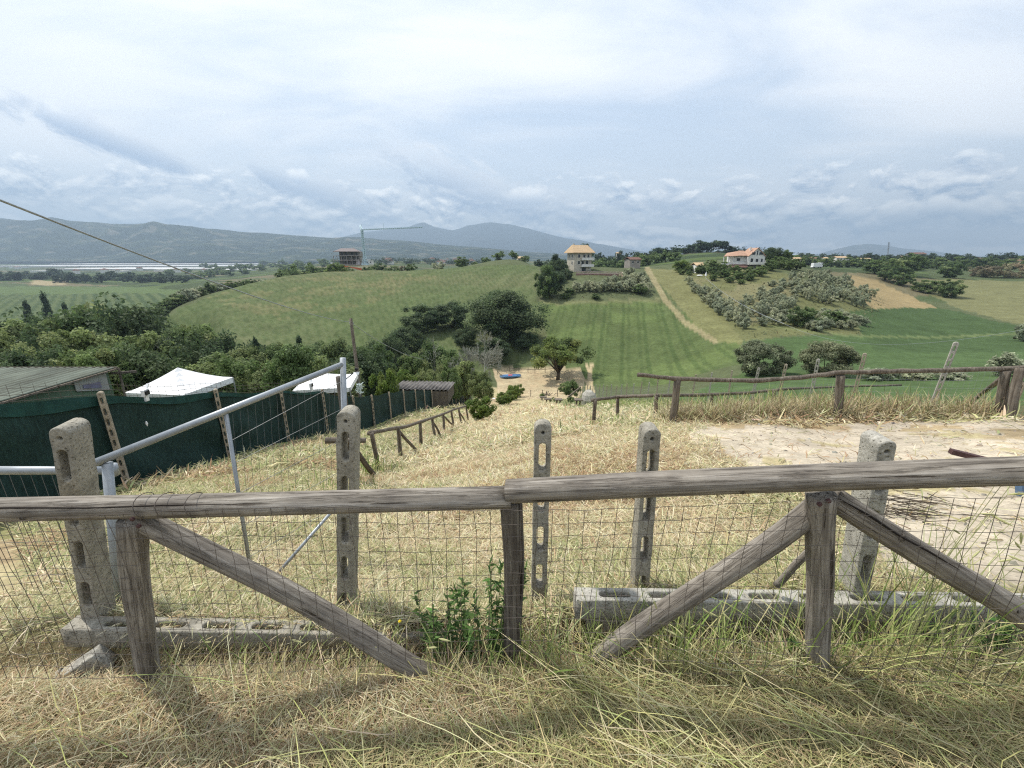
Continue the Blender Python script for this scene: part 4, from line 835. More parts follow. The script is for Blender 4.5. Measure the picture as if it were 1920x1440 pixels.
for x, y in ((955, 697), (973, 698), (990, 699), (1003, 700), (1022, 699), (1040, 698)):
    p = G(x, y); MB().bar(p, p + Vector((0, 0, 1.5)), .12).build('post', M['log_far'], af)
    if prev: w.bar(prev + Vector((0, 0, .9)), p + Vector((0, 0, .9)), .1)
    prev = p
w.build('rail', M['log_far'], af)
pl = G(1072, 752); tag(MB().bar(pl + Vector((-.5, 0, .5)), pl + Vector((1.1, .4, 1.7)), .16).build('plank', M['log_far'], None), 'grey plank propped against a shrub at the bottom of the paddock', 'plank')
dc = G(1029, 742); R_ = random.Random(4); mb = MB()
for k in range(12): a = dc + Vector((R_.uniform(-1.1, 1.1), R_.uniform(-.4, .4), 0)); mb.tube([a, a + Vector((R_.uniform(-.9, .9), R_.uniform(-.3, .3), R_.uniform(.3, .9)))], .06, 5)
tag(mb.build('brush_heap', M['log_dark'], None), 'dark heap of branches behind the low tables', 'brush')
for i, (x, y) in enumerate(((918, 752), (926, 752))):
    p = G(x, y); t = empty('plastic_stool', p, 'pale plastic stool beside the shrubs along the rail', 'stool', 'pale stools beside the rail'); MB().box(p + Vector((0, 0, .5)), (.5, .4, .06)).build('seat', M['white'], t)
    for a in (-1, 1):
        for b in (-1, 1): MB().bar(p + Vector((a * .2, b * .15, 0)), p + Vector((a * .18, b * .13, .48)), .06).build('leg', M['white'], t)
# ------------------------------------------------------------------ trees
def crown_mesh(name, seed, nclump, nleaf, lsize, rx, z0, z1, cols, wts, shape='round', gap=.25, cr=(.18, .3), shell=.5):
    r = np.random.default_rng(seed); cz = (z0 + z1) / 2; hz_ = (z1 - z0) / 2; C0 = []
    while len(C0) < nclump:
        d = r.normal(size=3); d /= np.linalg.norm(d); q = r.uniform(shell, 1) ** .7 * (1 + .22 * math.sin(3 * math.atan2(d[1], d[0]) + seed) * (1 - abs(d[2])))
        x, y, z = d * q
        if shape == 'round' and z < (-.93 if z0 < .1 else -.75): continue
        if shape == 'umbrella' and z < -.35: continue
        if shape == 'cone':
            z = r.uniform(-1, 1); k = (1 - (z + 1) / 2) ** .8 * (.9 if z > -.9 else .6); a = r.uniform(0, 6.28); x, y = math.cos(a) * k * r.uniform(.6, 1), math.sin(a) * k * r.uniform(.6, 1)
        C0.append((x * rx, y * rx, cz + z * hz_))
    C0 = np.array(C0); rad = r.uniform(*cr, nclump) * rx * 1.0
    k = r.integers(0, nclump, nleaf); off = r.normal(size=(nleaf, 3)); off /= np.linalg.norm(off, axis=1)[:, None]; q = r.random(nleaf) ** .6
    pos = C0[k] + off * (q * rad[k])[:, None] * np.array([1, 1, .95]); pos[:, 2] = np.maximum(pos[:, 2], z0 * .6)
    out = pos - np.array([0, 0, cz * .8]); out /= np.linalg.norm(out, axis=1)[:, None] + 1e-6
    n = off * .6 + out * .5 + r.normal(size=(nleaf, 3)) * .7 + np.array([0, 0, .2]); n /= np.linalg.norm(n, axis=1)[:, None]
    t = np.cross(n, r.normal(size=(nleaf, 3))); t /= np.linalg.norm(t, axis=1)[:, None] + 1e-6; b = np.cross(n, t)
    s = (lsize * r.uniform(.6, 1.35, nleaf))[:, None]
    V = np.stack([pos - t * s * .9, pos + b * s * .55 + n * s * .12, pos + t * s * .9, pos - b * s * .55 + n * s * .12], 1).reshape(-1, 3)
    cc = np.array(cols)[r.choice(len(cols), nclump, p=np.array(wts) / sum(wts))]; cc = cc * r.normal(1, .14, (nclump, 1))
    col_ = np.clip(cc[k] * r.normal(1, .16, (nleaf, 1)), .008, .8)
    return np_mesh(name, V, np.arange(nleaf * 4).reshape(-1, 4), np.repeat(col_, 4, 0)), C0
def trunk_mesh(name, seed, C0, z0, r0, nl=7, fork=.6):
    R = random.Random(seed); mb = MB(); f = z0 * fork + .02; top = Vector((R.uniform(-.03, .03), R.uniform(-.03, .03), f))
    mb.tube([(0, 0, -.05), (R.uniform(-.01, .01), 0, f * .5), top], [r0 * 1.25, r0, r0 * .85], 8)
    idx = list(range(len(C0))); R.shuffle(idx)
    for i in idx[:nl]:
        c = Vector(C0[i]); m = top.lerp(c, .5) + Vector((R.uniform(-.04, .04), R.uniform(-.04, .04), .03)); mb.tube([top, m, top.lerp(c, .92)], [r0 * .6, r0 * .35, r0 * .12], 5)
    return mb.mesh(name, True)
def bare_mesh(name, seed, spread=.5, depth_=6, r0=.02, tangle=1.):
    R = random.Random(seed); mb = MB()
    def grow(p, d, L, r, k):
        q = p + d * L * .5 + Vector((R.gauss(0, .03), R.gauss(0, .03), R.gauss(0, .02))) * L * 2; e = p + d * L
        mb.tube([p, q, e], [r, r * .8, r * .62], 6 if r > .008 else 4, False)
        if k <= 0: return
        for _ in range(3 if k > 1 else 4):
            nd = (d + Vector((R.gauss(0, spread), R.gauss(0, spread), R.gauss(.04, spread * .6)))).normalized(); grow(e if R.random() < .7 else q, nd, L * R.uniform(.62, .9), max(r * .62, .0022), k - 1)
    grow(Vector((0, 0, -.03)), Vector((.05, 0, 1)), .2, r0, depth_ - 1)
    return mb.mesh(name)
LEAF = dict(mid=([(.1, .145, .052), (.13, .18, .07), (.075, .11, .042), (.165, .2, .085)], (4, 3, 3, 1)), light=([(.15, .19, .075), (.19, .225, .1), (.11, .145, .055)], (3, 3, 2)), dark=([(.055, .085, .04), (.075, .105, .05), (.042, .065, .031)], (3, 3, 2)),
            olive=([(.27, .295, .2), (.34, .36, .26), (.19, .21, .14)], (4, 3, 3)), fresh=([(.13, .18, .04), (.1, .15, .035), (.17, .21, .06)], (3, 3, 2)), lime=([(.16, .195, .05), (.115, .15, .04), (.21, .23, .07), (.07, .095, .03)], (3, 3, 2, 2)),
            pine=([(.045, .07, .04), (.06, .09, .048), (.034, .055, .03)], (3, 3, 2)), rolive=([(.15, .17, .105), (.19, .21, .13), (.12, .135, .08)], (4, 3, 3)), rust=([(.2, .165, .11), (.17, .165, .1), (.15, .13, .085)], (3, 3, 2)))
KIND = {}
def kind(key, cols, n, nclump, nleaf, lsize, rx, z0, z1, shape='round', r0=.02, cr=(.2, .34), nl=7, **kw):
    KIND[key] = []
    for i in range(n):
        cm, C0 = crown_mesh('crown', hash_(key) + i, nclump, nleaf, lsize, rx, z0, z1, *LEAF[cols], shape=shape, cr=cr, **kw); cm.materials.append(M['leaf'])
        tm = trunk_mesh('trunk', hash_(key) + i, C0, z0, r0, nl); tm.materials.append(M['bark']); KIND[key].append((cm, tm, rx * 2))
def hash_(s): return sum(ord(c) * (i + 3) for i, c in enumerate(s)) % 9973
kind('nearlight', 'light', 3, 46, 11000, .022, .42, .16, 1.0, cr=(.17, .32)); kind('near', 'mid', 4, 46, 12000, .022, .42, .16, 1.0, cr=(.18, .34)); kind('neardark', 'dark', 3, 50, 12000, .023, .42, .1, 1.0, cr=(.24, .42))
kind('mid', 'mid', 4, 64, 6500, .032, .44, .04, 1.0, cr=(.16, .28), shell=.25); kind('oak', 'dark', 2, 95, 26000, .019, .5, .04, 1.0, cr=(.22, .36), r0=.03, shell=.35)
kind('lime', 'lime', 1, 44, 11000, .024, .56, .32, 1.0, cr=(.16, .3), r0=.035, nl=12, shell=.35); kind('olive', 'olive', 4, 40, 3600, .042, .5, .06, 1.0, cr=(.18, .3), shell=.3); kind('round', 'rolive', 2, 120, 20000, .024, .56, .02, 1.0, cr=(.16, .26), shell=.6)
kind('fresh', 'fresh', 3, 60, 8000, .036, .5, .0, 1.0, cr=(.18, .32), shell=.2); kind('conifer', 'pine', 2, 40, 4500, .04, .2, .03, 1.0, shape='cone', cr=(.5, .8)); kind('fir', 'pine', 2, 50, 5000, .035, .34, .05, 1.0, shape='cone', cr=(.25, .45))
kind('pine', 'pine', 3, 22, 2600, .045, .5, .45, 1.0, shape='umbrella', cr=(.22, .36)); kind('far', 'mid', 3, 26, 1100, .07, .5, .0, 1.0, cr=(.25, .42), shell=.2); kind('fardark', 'pine', 3, 26, 1100, .07, .5, .0, 1.0, cr=(.25, .42), shell=.2); kind('bush', 'olive', 3, 36, 2600, .055, .58, 0., 1.0, cr=(.2, .36), shell=.2); kind('rust', 'rust', 2, 34, 3000, .045, .6, .05, 1.0)
NAMES = dict(olive='olive_tree', round='olive_tree', oak='oak_tree', pine='pine_tree', fir='fir_tree', conifer='cypress_tree', bush='bush', near='broadleaf_tree', nearlight='broadleaf_tree', neardark='evergreen_tree', far='small_tree', fardark='dark_tree')
TR = random.Random(17); NT = [0]
def put(k, X, Y, H, W, label, group=None, name=None, cat_='tree', sink=.03):
    name = name or NAMES.get(k, 'tree')
    v = KIND[k][NT[0] % len(KIND[k])]; NT[0] += 1; z = h(X, Y)
    o = empty(name, (X, Y, z - H * sink), label, cat_, group, TR.uniform(0, 6.28)); s = W / v[2]; o.scale = (s, s, H)
    for nm, me in (('crown', v[0]), ('trunk', v[1])):
        c = bpy.data.objects.new(nm, me); col.objects.link(c); c.parent = o
    return o
def tree(k, x, ytop, d, wpx, label, group=None, Hmin=1., Hmax=26, **kw):
    t = P(x, ytop, d); H = min(max(t.z - h(t.x, t.y), Hmin, wpx * d / F * (.5 if k == 'rust' else .72)), Hmax); return put(k, t.x, t.y, H, max(wpx * d / F, 0 if k in ('conifer', 'fir', 'pine') else H / 1.55), label, group, **kw)
def tree_b(k, x, ybase, ytop, wpx, label, group=None, **kw):
    b = G(x, ybase); d = depth(b); t = PY(x, ytop, b.y); return put(k, b.x, b.y, max(t.z - b.z, .3), wpx * d / F, label, group, **kw)
# big named trees around the arena
tree('oak', 946, 566, 121, 128, 'largest dark dense oak standing alone behind the arena')
tree_b('lime', 1046, 712, 634, 112, 'spreading yellow green tree with a forked trunk casting shade on the arena')
DK = 'dark trees along the gully'
for x, y, d, w in ((790, 592, 128, 70), (845, 588, 130, 66), (760, 612, 112, 60), (705, 640, 95, 60), (735, 632, 100, 50), (870, 640, 118, 44), (925, 650, 112, 60), (985, 640, 118, 44)): tree('neardark', x, y, d, w, 'dark evergreen tree in the thicket between the gully and the wheat hill', DK)
for x, y, d, w in ((820, 640, 62, 74), (775, 662, 52, 62), (850, 668, 58, 60)): tree('near', x, y, d, w, 'mid green leafy tree crowding the bare tree above the hut', 'leafy trees beside the bare tree')
for x, y, d, w in ((872, 676, 54, 54), (905, 694, 52, 44), (800, 690, 46, 50)): tree('nearlight', x, y, d, w, 'pale leafy tree half hiding the bare grey tree', 'pale leafy trees by the bare tree')
tree('near', 842, 690, 47, 34, 'small leafy tree with visible thin trunk at the end of the hut'); tree('fresh', 720, 690, 36, 46, 'bright green bush with white blossom sprays by the wooden pole', name='shrub', cat_='shrub'); tree('fresh', 758, 690, 40, 50, 'bright green sapling behind the hut roof', name='shrub', cat_='shrub')
def bare(x, ytop, ybase, d, wpx, seed, label, **kw):
    t = P(x, ytop, d); z = h(t.x, t.y); me = bare_mesh('branches', seed, **kw); me.materials.append(M['bark_pale'])
    zz = [v.co.z for v in me.vertices]; xx = [v.co.x for v in me.vertices]; H = (t.z - z) / max(zz); W = wpx * d / F / (max(xx) - min(xx))
    o = link('bare_tree', me, None, None, (t.x, t.y, z)); o.scale = (W, W, H); tag(o, label, 'tree')
bare(895, 622, 735, 57, 118, 5, 'bare pale grey tree with tangled leafless twigs', depth_=8, r0=.02, spread=.55)
bare(812, 628, 700, 60, 70, 8, 'half dead tree with white branches poking out of green leaves', depth_=6, r0=.016)
bare(290, 630, 700, 44, 130, 12, 'grey leafless tree tangled in the wood behind the pointed tent', depth_=6, r0=.02, spread=.55)
# the wood on the slope below the screen
WOOD = 'broadleaf trees of the wood below the screen fence'
def topc(x, pts): return float(np.interp(x, [p[0] for p in pts], [p[1] for p in pts]))
back = [(-200, 592), (0, 592), (60, 590), (140, 575), (200, 556), (260, 562), (320, 596), (380, 600), (430, 632), (520, 640), (600, 634), (680, 640), (740, 650)]
for x in range(-60, 700, 36):
    tree(TR.choice(['near', 'near', 'nearlight', 'neardark']), x + TR.uniform(-10, 10), topc(x, back) + TR.uniform(-6, 22), TR.uniform(62, 84), TR.uniform(66, 96), 'tall mid green tree on the far edge of the wood', WOOD)
for x in range(-80, 680, 44):
    tree(TR.choice(['near', 'near', 'nearlight', 'nearlight', 'neardark']), x + TR.uniform(-12, 12), max(topc(x, back), 600) + TR.uniform(12, 50), TR.uniform(40, 54), TR.uniform(84, 120), 'dense broadleaf tree in the middle of the wood', 'dense trees in the middle of the wood')
for x in range(-90, 640, 58):
    tree(TR.choice(['near', 'nearlight', 'neardark']), x + TR.uniform(-14, 14), 662 + TR.uniform(-18, 24), TR.uniform(24, 32), TR.uniform(96, 140), 'leafy tree at the near edge of the wood just behind sheds and tents', 'trees at the near edge of the wood')
for x, y, d in ((80, 553, 210), (120, 572, 205), (46, 567, 215)): tree('fir' if x < 100 else 'conifer', x, y, d, 24 if x < 100 else 12, 'dark fir rising out of the wood before the vineyard rows', 'dark firs before the vineyard')
for x, y, d in ((560, 634, 95), (478, 640, 70), (640, 654, 66)): tree('conifer', x, y, d, 17, 'narrow dark cypress poking up between the broadleaf crowns', 'cypresses in the wood')
# hedge along the flank of the wheat hill, bushes on its ridge
HD = 'bushes of the hedge along the flank of the wheat hill'
for i in range(34):
    t = i / 33; x = 285 + 245 * t; y = float(np.interp(x, [285, 330, 400, 450, 530], [606, 592, 562, 545, 516])); b = PY(x + TR.uniform(-6, 4), y, 165 + 100 * t); put('mid' if TR.random() < .6 else 'bush', b.x - TR.uniform(0, 6), b.y + 2, TR.uniform(3.5, 6), TR.uniform(5, 8), 'bushy hedge tree on the grassy edge falling to the valley', HD)
RB = 'trees and bushes along the ridge by the crane'
for x, y, w, d in ((545, 497, 46, 275), (575, 493, 50, 290), (605, 503, 30, 270), (530, 508, 34, 255), (650, 500, 28, 275), (715, 497, 40, 290), (740, 500, 30, 285), (690, 500, 30, 280), (770, 500, 24, 260)): tree('far' if x < 560 else 'mid', x, y, d, w, 'bushy green tree on the ridge around the building site', RB)
tree('fresh', 628, 498, 268, 36, 'pale yellow green round tree below the unfinished building'); tree('mid', 866, 481, 275, 28, 'dark round tree standing highest on the bare ridge crest'); tree('olive', 823, 489, 262, 24, 'grey green round tree beside the sandy patch on the ridge'); tree('rust', 755, 496, 262, 13, 'small reddish leafless tree by the fence post on the ridge')
for x, y, w in ((910, 494, 18), (935, 495, 24), (962, 494, 22), (985, 495, 18), (890, 495, 14)): tree('far', x, y, 300, w, 'low dark bush just behind the crest of the wheat hill', 'bushes behind the crest')
# garden around the tall cream house
tree_b('mid', 1024, 560, 498, 46, 'dark rounded tree at the corner of the garden wall', sink=.02); KIND['neardark'] and tree_b('neardark', 1030, 558, 505, 48, 'big dark shrub tree hiding the end of the garden')
for x, y, w, d in ((1042, 478, 30, 197), (1052, 486, 26, 190), (1030, 492, 28, 188), (1062, 505, 26, 180), (1045, 512, 30, 176)): tree('fir' if d > 195 else 'neardark', x, y, d, w, 'dark conifer beside the tall cream house', 'conifers beside the cream house')
tree('oak', 1098, 456, 222, 26, 'round dark tree rising behind the roof of the tall cream house')
GO = 'olive trees in the garden below the cream house'
for x, yb, w in ((1105, 545, 26), (1118, 548, 24), (1130, 546, 26), (1143, 545, 26), (1156, 547, 26), (1168, 546, 26), (1180, 545, 28), (1192, 548, 28), (1203, 550, 28), (1212, 545, 22), (1185, 532, 26), (1197, 530, 24), (1208, 535, 22), (1180, 520, 24), (1170, 534, 22), (1092, 546, 22), (1080, 548, 20), (1140, 535, 20), (1152, 533, 20)):
    tree_b('olive', x, yb, yb - TR.uniform(18, 24), w, 'silvery olive tree in the garden rows', GO)
for x, yb, yt, w in ((1117, 561, 550, 22), (1068, 552, 540, 22), (1060, 560, 548, 20), (1200, 552, 532, 26)): tree_b('mid', x, yb, yt, w, 'low green shrub along the lower edge of the garden', 'garden shrubs', name='shrub', cat_='shrub')
# olive groves below the white house
OG = 'olive trees of the groves below the white house'
def grove(poly, n, hpx, wpx, k='olive', label='grey green olive tree in the grove', group=OG, sep=11):
    pts = []; xs = [p[0] for p in poly]; ys = [p[1] for p in poly]; tries = 0
    while len(pts) < n and tries < 4000:
        tries += 1; x = TR.uniform(min(xs), max(xs)); y = TR.uniform(min(ys), max(ys))
        if not inpoly(np.array([x]), np.array([y]), poly)[0]: continue
        if any((x - a) ** 2 + ((y - b) * 2) ** 2 < sep * sep for a, b in pts): continue
        pts.append((x, y))
    for x, y in pts:
        s = .55 + .45 * (y - 500) / 110; tree_b(k, x, y, y - hpx * s * TR.uniform(1.0, 1.45), wpx * s * TR.uniform(.7, 1.05), label, group)
grove([(1285, 528), (1310, 545), (1340, 555), (1390, 600), (1400, 618), (1375, 612), (1330, 580), (1290, 540)], 26, 20, 26, label='olive tree along the edge of the dry strip')
grove([(1390, 560), (1440, 555), (1475, 575), (1480, 612), (1420, 615), (1390, 600)], 26, 20, 26, label='olive tree in the grove around the pale shed')
grove([(1480, 520), (1540, 515), (1590, 530), (1650, 575), (1600, 582), (1540, 570), (1490, 560)], 44, 22, 28, label='olive tree in the dense grove beside the bare tan slope', sep=10)
grove([(1420, 525), (1500, 530), (1530, 570), (1480, 580), (1420, 560)], 14, 14, 24, k='bush', label='low grey bush on the terraces between the groves', group='bushes on the terraces')
grove([(1470, 590), (1560, 590), (1625, 612), (1600, 622), (1480, 622)], 20, 14, 26, k='bush', label='low grey bush along the terrace above the crop field', group='bushes above the crop field')
tree_b('mid', 1502, 612, 570, 52, 'broad green tree standing above the terrace by the crop field'); tree_b('mid', 1557, 610, 582, 44, 'second rounded green tree beside the terrace junk'); 
tree_b('round', 1425, 702, 640, 86, 'big round grey olive bush in the crop field, the one with a lower flatter top'); tree_b('round', 1546, 704, 640, 84, 'big round grey olive bush in the crop field just behind the concrete stakes')
for x, yb, yt, w in ((1640, 712, 688, 70), (1710, 712, 694, 60), (1780, 712, 690, 60), (1890, 705, 664, 64), (1915, 640, 606, 30)): tree_b('bush', x, yb, yt, w, 'grey shrub at the lower edge of the crop field', 'shrubs at the crop field edge', name='shrub', cat_='shrub')
# trees around the white house and the eastern country
WH = 'trees around the white house'
for x, y, w, d in ((1330, 492, 50, 196), (1350, 500, 44, 190), (1375, 505, 40, 180), (1400, 512, 36, 176), (1420, 515, 40, 172), (1440, 503, 44, 182), (1455, 490, 44, 196), (1470, 495, 44, 192), (1490, 500, 50, 190), (1380, 520, 36, 170), (1350, 515, 36, 176), (1400, 528, 30, 166), (1290, 500, 30, 200), (1305, 505, 26, 195)): tree('mid', x + 4, y + 3, d, w * .58, 'green garden tree below the white house', WH); tree('mid', x - 12, y + 7, d - 4, w * .5, 'green garden tree below the white house', WH)
tree('oak', 1449, 463, 206, 40, 'tall dark tree close beside the gable of the white house')
for x, y, w in ((1470, 478, 36), (1432, 476, 30)): tree('mid', x, y, 208, w, 'green tree just behind the white house', 'trees behind the white house')
tree('fresh', 1280, 500, 205, 30, 'pale yellow green shrub at the top of the dry strip', name='shrub', cat_='shrub')
UP_ = 'umbrella pines on the hilltop behind the white house'
for x, y, w in ((1275, 470, 18), (1300, 462, 22), (1318, 465, 24), (1335, 459, 26), (1350, 457, 28), (1362, 460, 20), (1287, 474, 20), (1262, 478, 16), (1310, 474, 30), (1345, 470, 30), (1240, 465, 10), (1325, 478, 24), (1370, 474, 20)): tree('pine' if y < 472 else 'fardark', x, y, 470, w, 'umbrella pine on the hilltop behind the white house', UP_)
TL = 'trees of the dark belt along the eastern skyline'
def belt(x0, x1, step, ytop, d, w, k='fardark', label='dark round tree in the belt along the skyline', group=TL):
    x = x0
    while x < x1: tree(k, x, ytop + TR.uniform(-4, 5), d * TR.uniform(.93, 1.07), w * TR.uniform(.8, 1.3), label, group, Hmin=3); x += step * TR.uniform(.8, 1.2)
belt(1112, 1270, 12, 474, 430, 24); belt(1115, 1280, 16, 486, 330, 28, 'far', 'mid green tree on the slope behind the cream house', 'trees behind the cream house')
belt(1500, 1930, 13, 485, 540, 22); belt(1480, 1930, 17, 494, 400, 24, 'mid', 'mid green tree in the hollow behind the tan slope', 'trees behind the tan slope'); belt(1010, 1068, 9, 484, 330, 16, 'fardark', 'dark small tree on the crest beside the cream house', 'trees on the crest')
for x, y, w, d in ((1700, 497, 54, 300), (1660, 503, 40, 290), (1685, 510, 36, 280), (1640, 508, 36, 285)): tree('mid', x, y, d, w, 'broad dark green tree above the bare tan slope', 'trees above the tan slope')
tree('mid', 1785, 505, 300, 40, 'lone round dark tree on the grassy slope'); tree('rust', 1852, 503, 310, 48, 'broad brownish tree at the edge of the dry slope'); tree('rust', 1897, 500, 305, 52, 'second wide brownish tree at the edge of the dry slope, half out of view')
for x, y, w, d in ((1745, 548, 34, 235), (1778, 553, 46, 225), (1725, 545, 30, 240), (1690, 535, 36, 255), (1660, 525, 34, 265)): tree('mid', x, y, d, w, 'dark bush in the line between the tan slope and the dry pasture', 'bushes between tan slope and pasture')
# shrubs inside the paddock
tree_b('fresh', 902, 788, 742, 52, 'bright green rounded shrub at the lower end of the log rail', name='shrub', cat_='shrub')
for x, yb, yt, w in ((950, 758, 732, 34), (962, 750, 722, 26), (972, 745, 720, 20), (942, 760, 744, 22)): tree_b('fresh', x, yb, yt, w, 'green shrub in the row beyond the stools', 'row of shrubs beyond the stools', name='shrub', cat_='shrub')
for x, yb, yt, w in ((1070, 748, 714, 32), (1060, 738, 718, 26)): tree_b('near', x, yb, yt, w, 'dark shrub by the propped plank', 'shrubs by the plank', name='shrub', cat_='shrub')
for x, yb, yt, w in ((1038, 754, 745, 10), (1070, 757, 744, 16), (1016, 748, 738, 10), (1100, 752, 740, 12)): tree_b('near', x, yb, yt, w, 'small leafy weed among the low tables', 'weeds among the low tables', name='shrub', cat_='weed')
def weed(x, ytop, Y, n, label, flowers=0, seed=0, w=.09):
    R = np.random.default_rng(seed); b = PY(x, 1230, Y); X0 = b.x; z0 = h(X0, Y); zt = PY(x, ytop, Y).z; root = empty('weed', (X0, Y, z0), label, 'weed'); parts = []; mb = MB()
    for i in range(n):
        bx, by = R.normal(0, w * .5), R.normal(0, .03); H = (zt - z0) * R.uniform(.55, 1.02); lx, ly = R.normal(0, .04), R.normal(0, .03)
        p0 = Vector((X0 + bx, Y + by, z0 - .02)); p1 = Vector((X0 + bx * 1.5 + lx, Y + by + ly, z0 + H)); mb.tube([p0, p0.lerp(p1, .5) + Vector((R.normal(0, .012), 0, 0)), p1], [.0032, .0025, .0012], 5, False)
        k = int(46 * H / .4); t = R.uniform(.08, 1, k); pos = np.array([p0.lerp(p1, a) for a in t]) - np.array([X0, Y, z0])
        parts.append(blades(pos, R.uniform(0, 6.28, k), R.uniform(.02, .065, k) * (1.2 - t * .5), R.normal(.35, .4, k), R.normal(-.5, .5, k), R.uniform(.006, .015, k), pal(k, [(.075, .14, .035), (.11, .18, .05), (.055, .1, .03)], (3, 2, 2)), 2))
    V, Q, C = cat(parts); link('leaves', np_mesh('leaves', V, Q, C), M['blade'], root); mb.build('stem', simple('green_stem', (.12, .17, .06)), root)
    for i in range(flowers): p = Vector((X0 + R.normal(-.16, .03), Y - .02, zt - R.uniform(.1, .2))); MB().tube([p, p + Vector((0, 0, .006)), p + Vector((0, 0, .012))], [.002, .008, .003], 7).build('flower', simple('yellow_petals', (.75, .55, .03)), root)
weed(893, 1040, 1.5, 12, 'tall green leafy weed growing through the wire beside the middle post', 0, 1, .16); weed(815, 1110, 1.5, 5, 'thin grey green weed with one yellow flower head by the brace foot', 1, 2, .1)
weed(1860, 1130, 1.38, 16, 'dense green weeds at the foot of the brace with the long split', 0, 3, .22); weed(1480, 1180, 1.4, 6, 'small dark weeds at the foot of the braced post', 0, 4, .14)
# ------------------------------------------------------------------ buildings
def lbuild(mb, name, m, parent, smooth=False): return link(name, mb.mesh(name, smooth), m, parent)
def windows(root, specs, m=None):            # (centre, width, height, facing yaw): frame with its pane
    for (c, w_, h_, yaw) in specs:
        R3 = Matrix.Rotation(yaw, 3, 'Z'); f = MB(); t = .12
        for dx, dz, ww, hh in ((-w_ / 2, 0, t, h_ + t), (w_ / 2, 0, t, h_ + t), (0, h_ / 2, w_ - t, t), (0, -h_ / 2, w_ - t, t)): f.box(Vector(c) + R3 @ Vector((dx, 0, dz)), (ww, .1, hh), R=R3)
        fo = lbuild(f, 'window', m or M['plaster_white'], root); lbuild(MB().box(c, (w_ - t, .06, h_ - t), R=R3), 'pane', M['glass'], fo)
def hip(mb, w_, d_, z, hh, ov, ridge, th=.25, axis='x'):
    a, b = w_ / 2 + ov, d_ / 2 + ov; r = ridge / 2
    E = [Vector(p) for p in ((-a, -b, z), (a, -b, z), (a, b, z), (-a, b, z))]; R1, R2 = (Vector((-r, 0, z + hh)), Vector((r, 0, z + hh)))
    n = len(mb.v); mb.v += E + [R1, R2] + [e - Vector((0, 0, th)) for e in E]; mb.f += [[n, n + 1, n + 5, n + 4], [n + 1, n + 2, n + 5], [n + 2, n + 3, n + 4, n + 5], [n + 3, n, n + 4], [n + 9, n + 8, n + 7, n + 6]]
    for i in range(4): j = (i + 1) % 4; mb.f.append([n + i, n + 6 + i, n + 6 + j, n + j])
    return mb
# tall cream house
bp = P(1085, 510, 203); hs = empty('house', (bp.x, bp.y, bp.z), 'tall cream house with three storeys, tan roof and white balconies', 'house', None, .34)
lbuild(MB().box((0, 0, 3.9), (9.2, 7.6, 10.2)), 'wall', M['plaster'], hs)
rf = lbuild(hip(MB(), 9.2, 7.6, 9.0, 3.5, 1.25, 8.4), 'roof', M['tile_tan'], hs); lbuild(MB().box((-3.0, .6, 12.2), (.7, .7, 1.8)), 'chimney', M['plaster'], rf)
for z in (2.6, 5.6): bl = lbuild(MB().box((2.0, -4.5, z), (6.6, 1.5, .2)), 'balcony', M['plaster_white'], hs); lbuild(MB().box((2.0, -5.2, z + .6), (6.6, .08, 1.0)), 'railing', M['plaster_white'], bl)
windows(hs, [((-2.2, -3.82, 7.4), 1.2, 1.6, 0), ((-2.2, -3.82, 4.4), 1.2, 1.6, 0), ((.6, -3.82, 7.1), 1.3, 2.2, 0), ((2.8, -3.82, 7.1), 1.2, 2.2, 0), ((-.2, -3.82, 4.3), 1.4, 2.3, 0), ((2.2, -3.82, 4.3), 1.4, 2.3, 0), ((.6, -3.82, 1.3), 2.4, 2.0, 0), ((-4.62, -1.6, 7.4), 1.1, 1.5, math.pi / 2), ((-4.62, -1.6, 4.3), 1.1, 1.5, math.pi / 2), ((-4.62, 1.6, 7.4), 1.1, 1.5, math.pi / 2)])
tw0, tw1 = P(1080, 513, 188), P(1166, 514, 186); tw2 = P(1172, 522, 178)
tw = empty('terrace_wall', (tw0.x, tw0.y, h(tw0.x, tw0.y)), 'brick red terrace wall with pale balustrade before the cream house', 'wall'); mb = MB()
for a, b in ((tw0, tw1), (tw1, tw2)): mb.slab([a, b, b - Vector((0, 0, 2.6)), a - Vector((0, 0, 2.6))], .3)
mb.build('brickwork', M['brickred'], tw); mb = MB()
for a, b in ((tw0, tw1), (tw1, tw2)):
    mb.bar(a + Vector((0, 0, .9)), b + Vector((0, 0, .9)), .22); mb.bar(a + Vector((0, 0, .12)), b + Vector((0, 0, .12)), .3)
    for i in range(int((b - a).length / .55)): p = a.lerp(b, i / int((b - a).length / .55)); mb.bar(p + Vector((0, 0, .1)), p + Vector((0, 0, .9)), .16)
mb.build('balustrade', simple('pinkish_stone', (.5, .38, .33)), tw)
# white gabled house
b2_ = P(1395, 496, 192); hw = empty('house', (b2_.x, b2_.y, b2_.z), 'white house with red gabled roof and wide dark attic windows', 'house', None, -.08)
lbuild(MB().box((4.9, 4, 1.9), (7.4, 9, 3.9)).box((-1.6, 5.5, 1.9), (5.6, 7, 3.9)), 'wall', M['plaster_white'], hw)
lbuild(MB().box((1.5, 5, -1.7), (13.5, 7.6, 3.3)), 'basement', M['plaster_grey'], hw)
mb = MB(); mb.slab([(1.0, -.9, 3.7), (4.9, -.9, 7.4), (4.9, 9, 7.4), (1.0, 9, 3.7)], .22); mb.slab([(4.9, -.9, 7.4), (8.9, -.9, 3.7), (8.9, 9, 3.7), (4.9, 9, 7.4)], .22)
rf = lbuild(mb, 'roof', M['tile_red'], hw); lbuild(MB().box((3.2, 3.0, 7.0), (.7, .7, 1.5)), 'chimney', M['plaster_white'], rf)
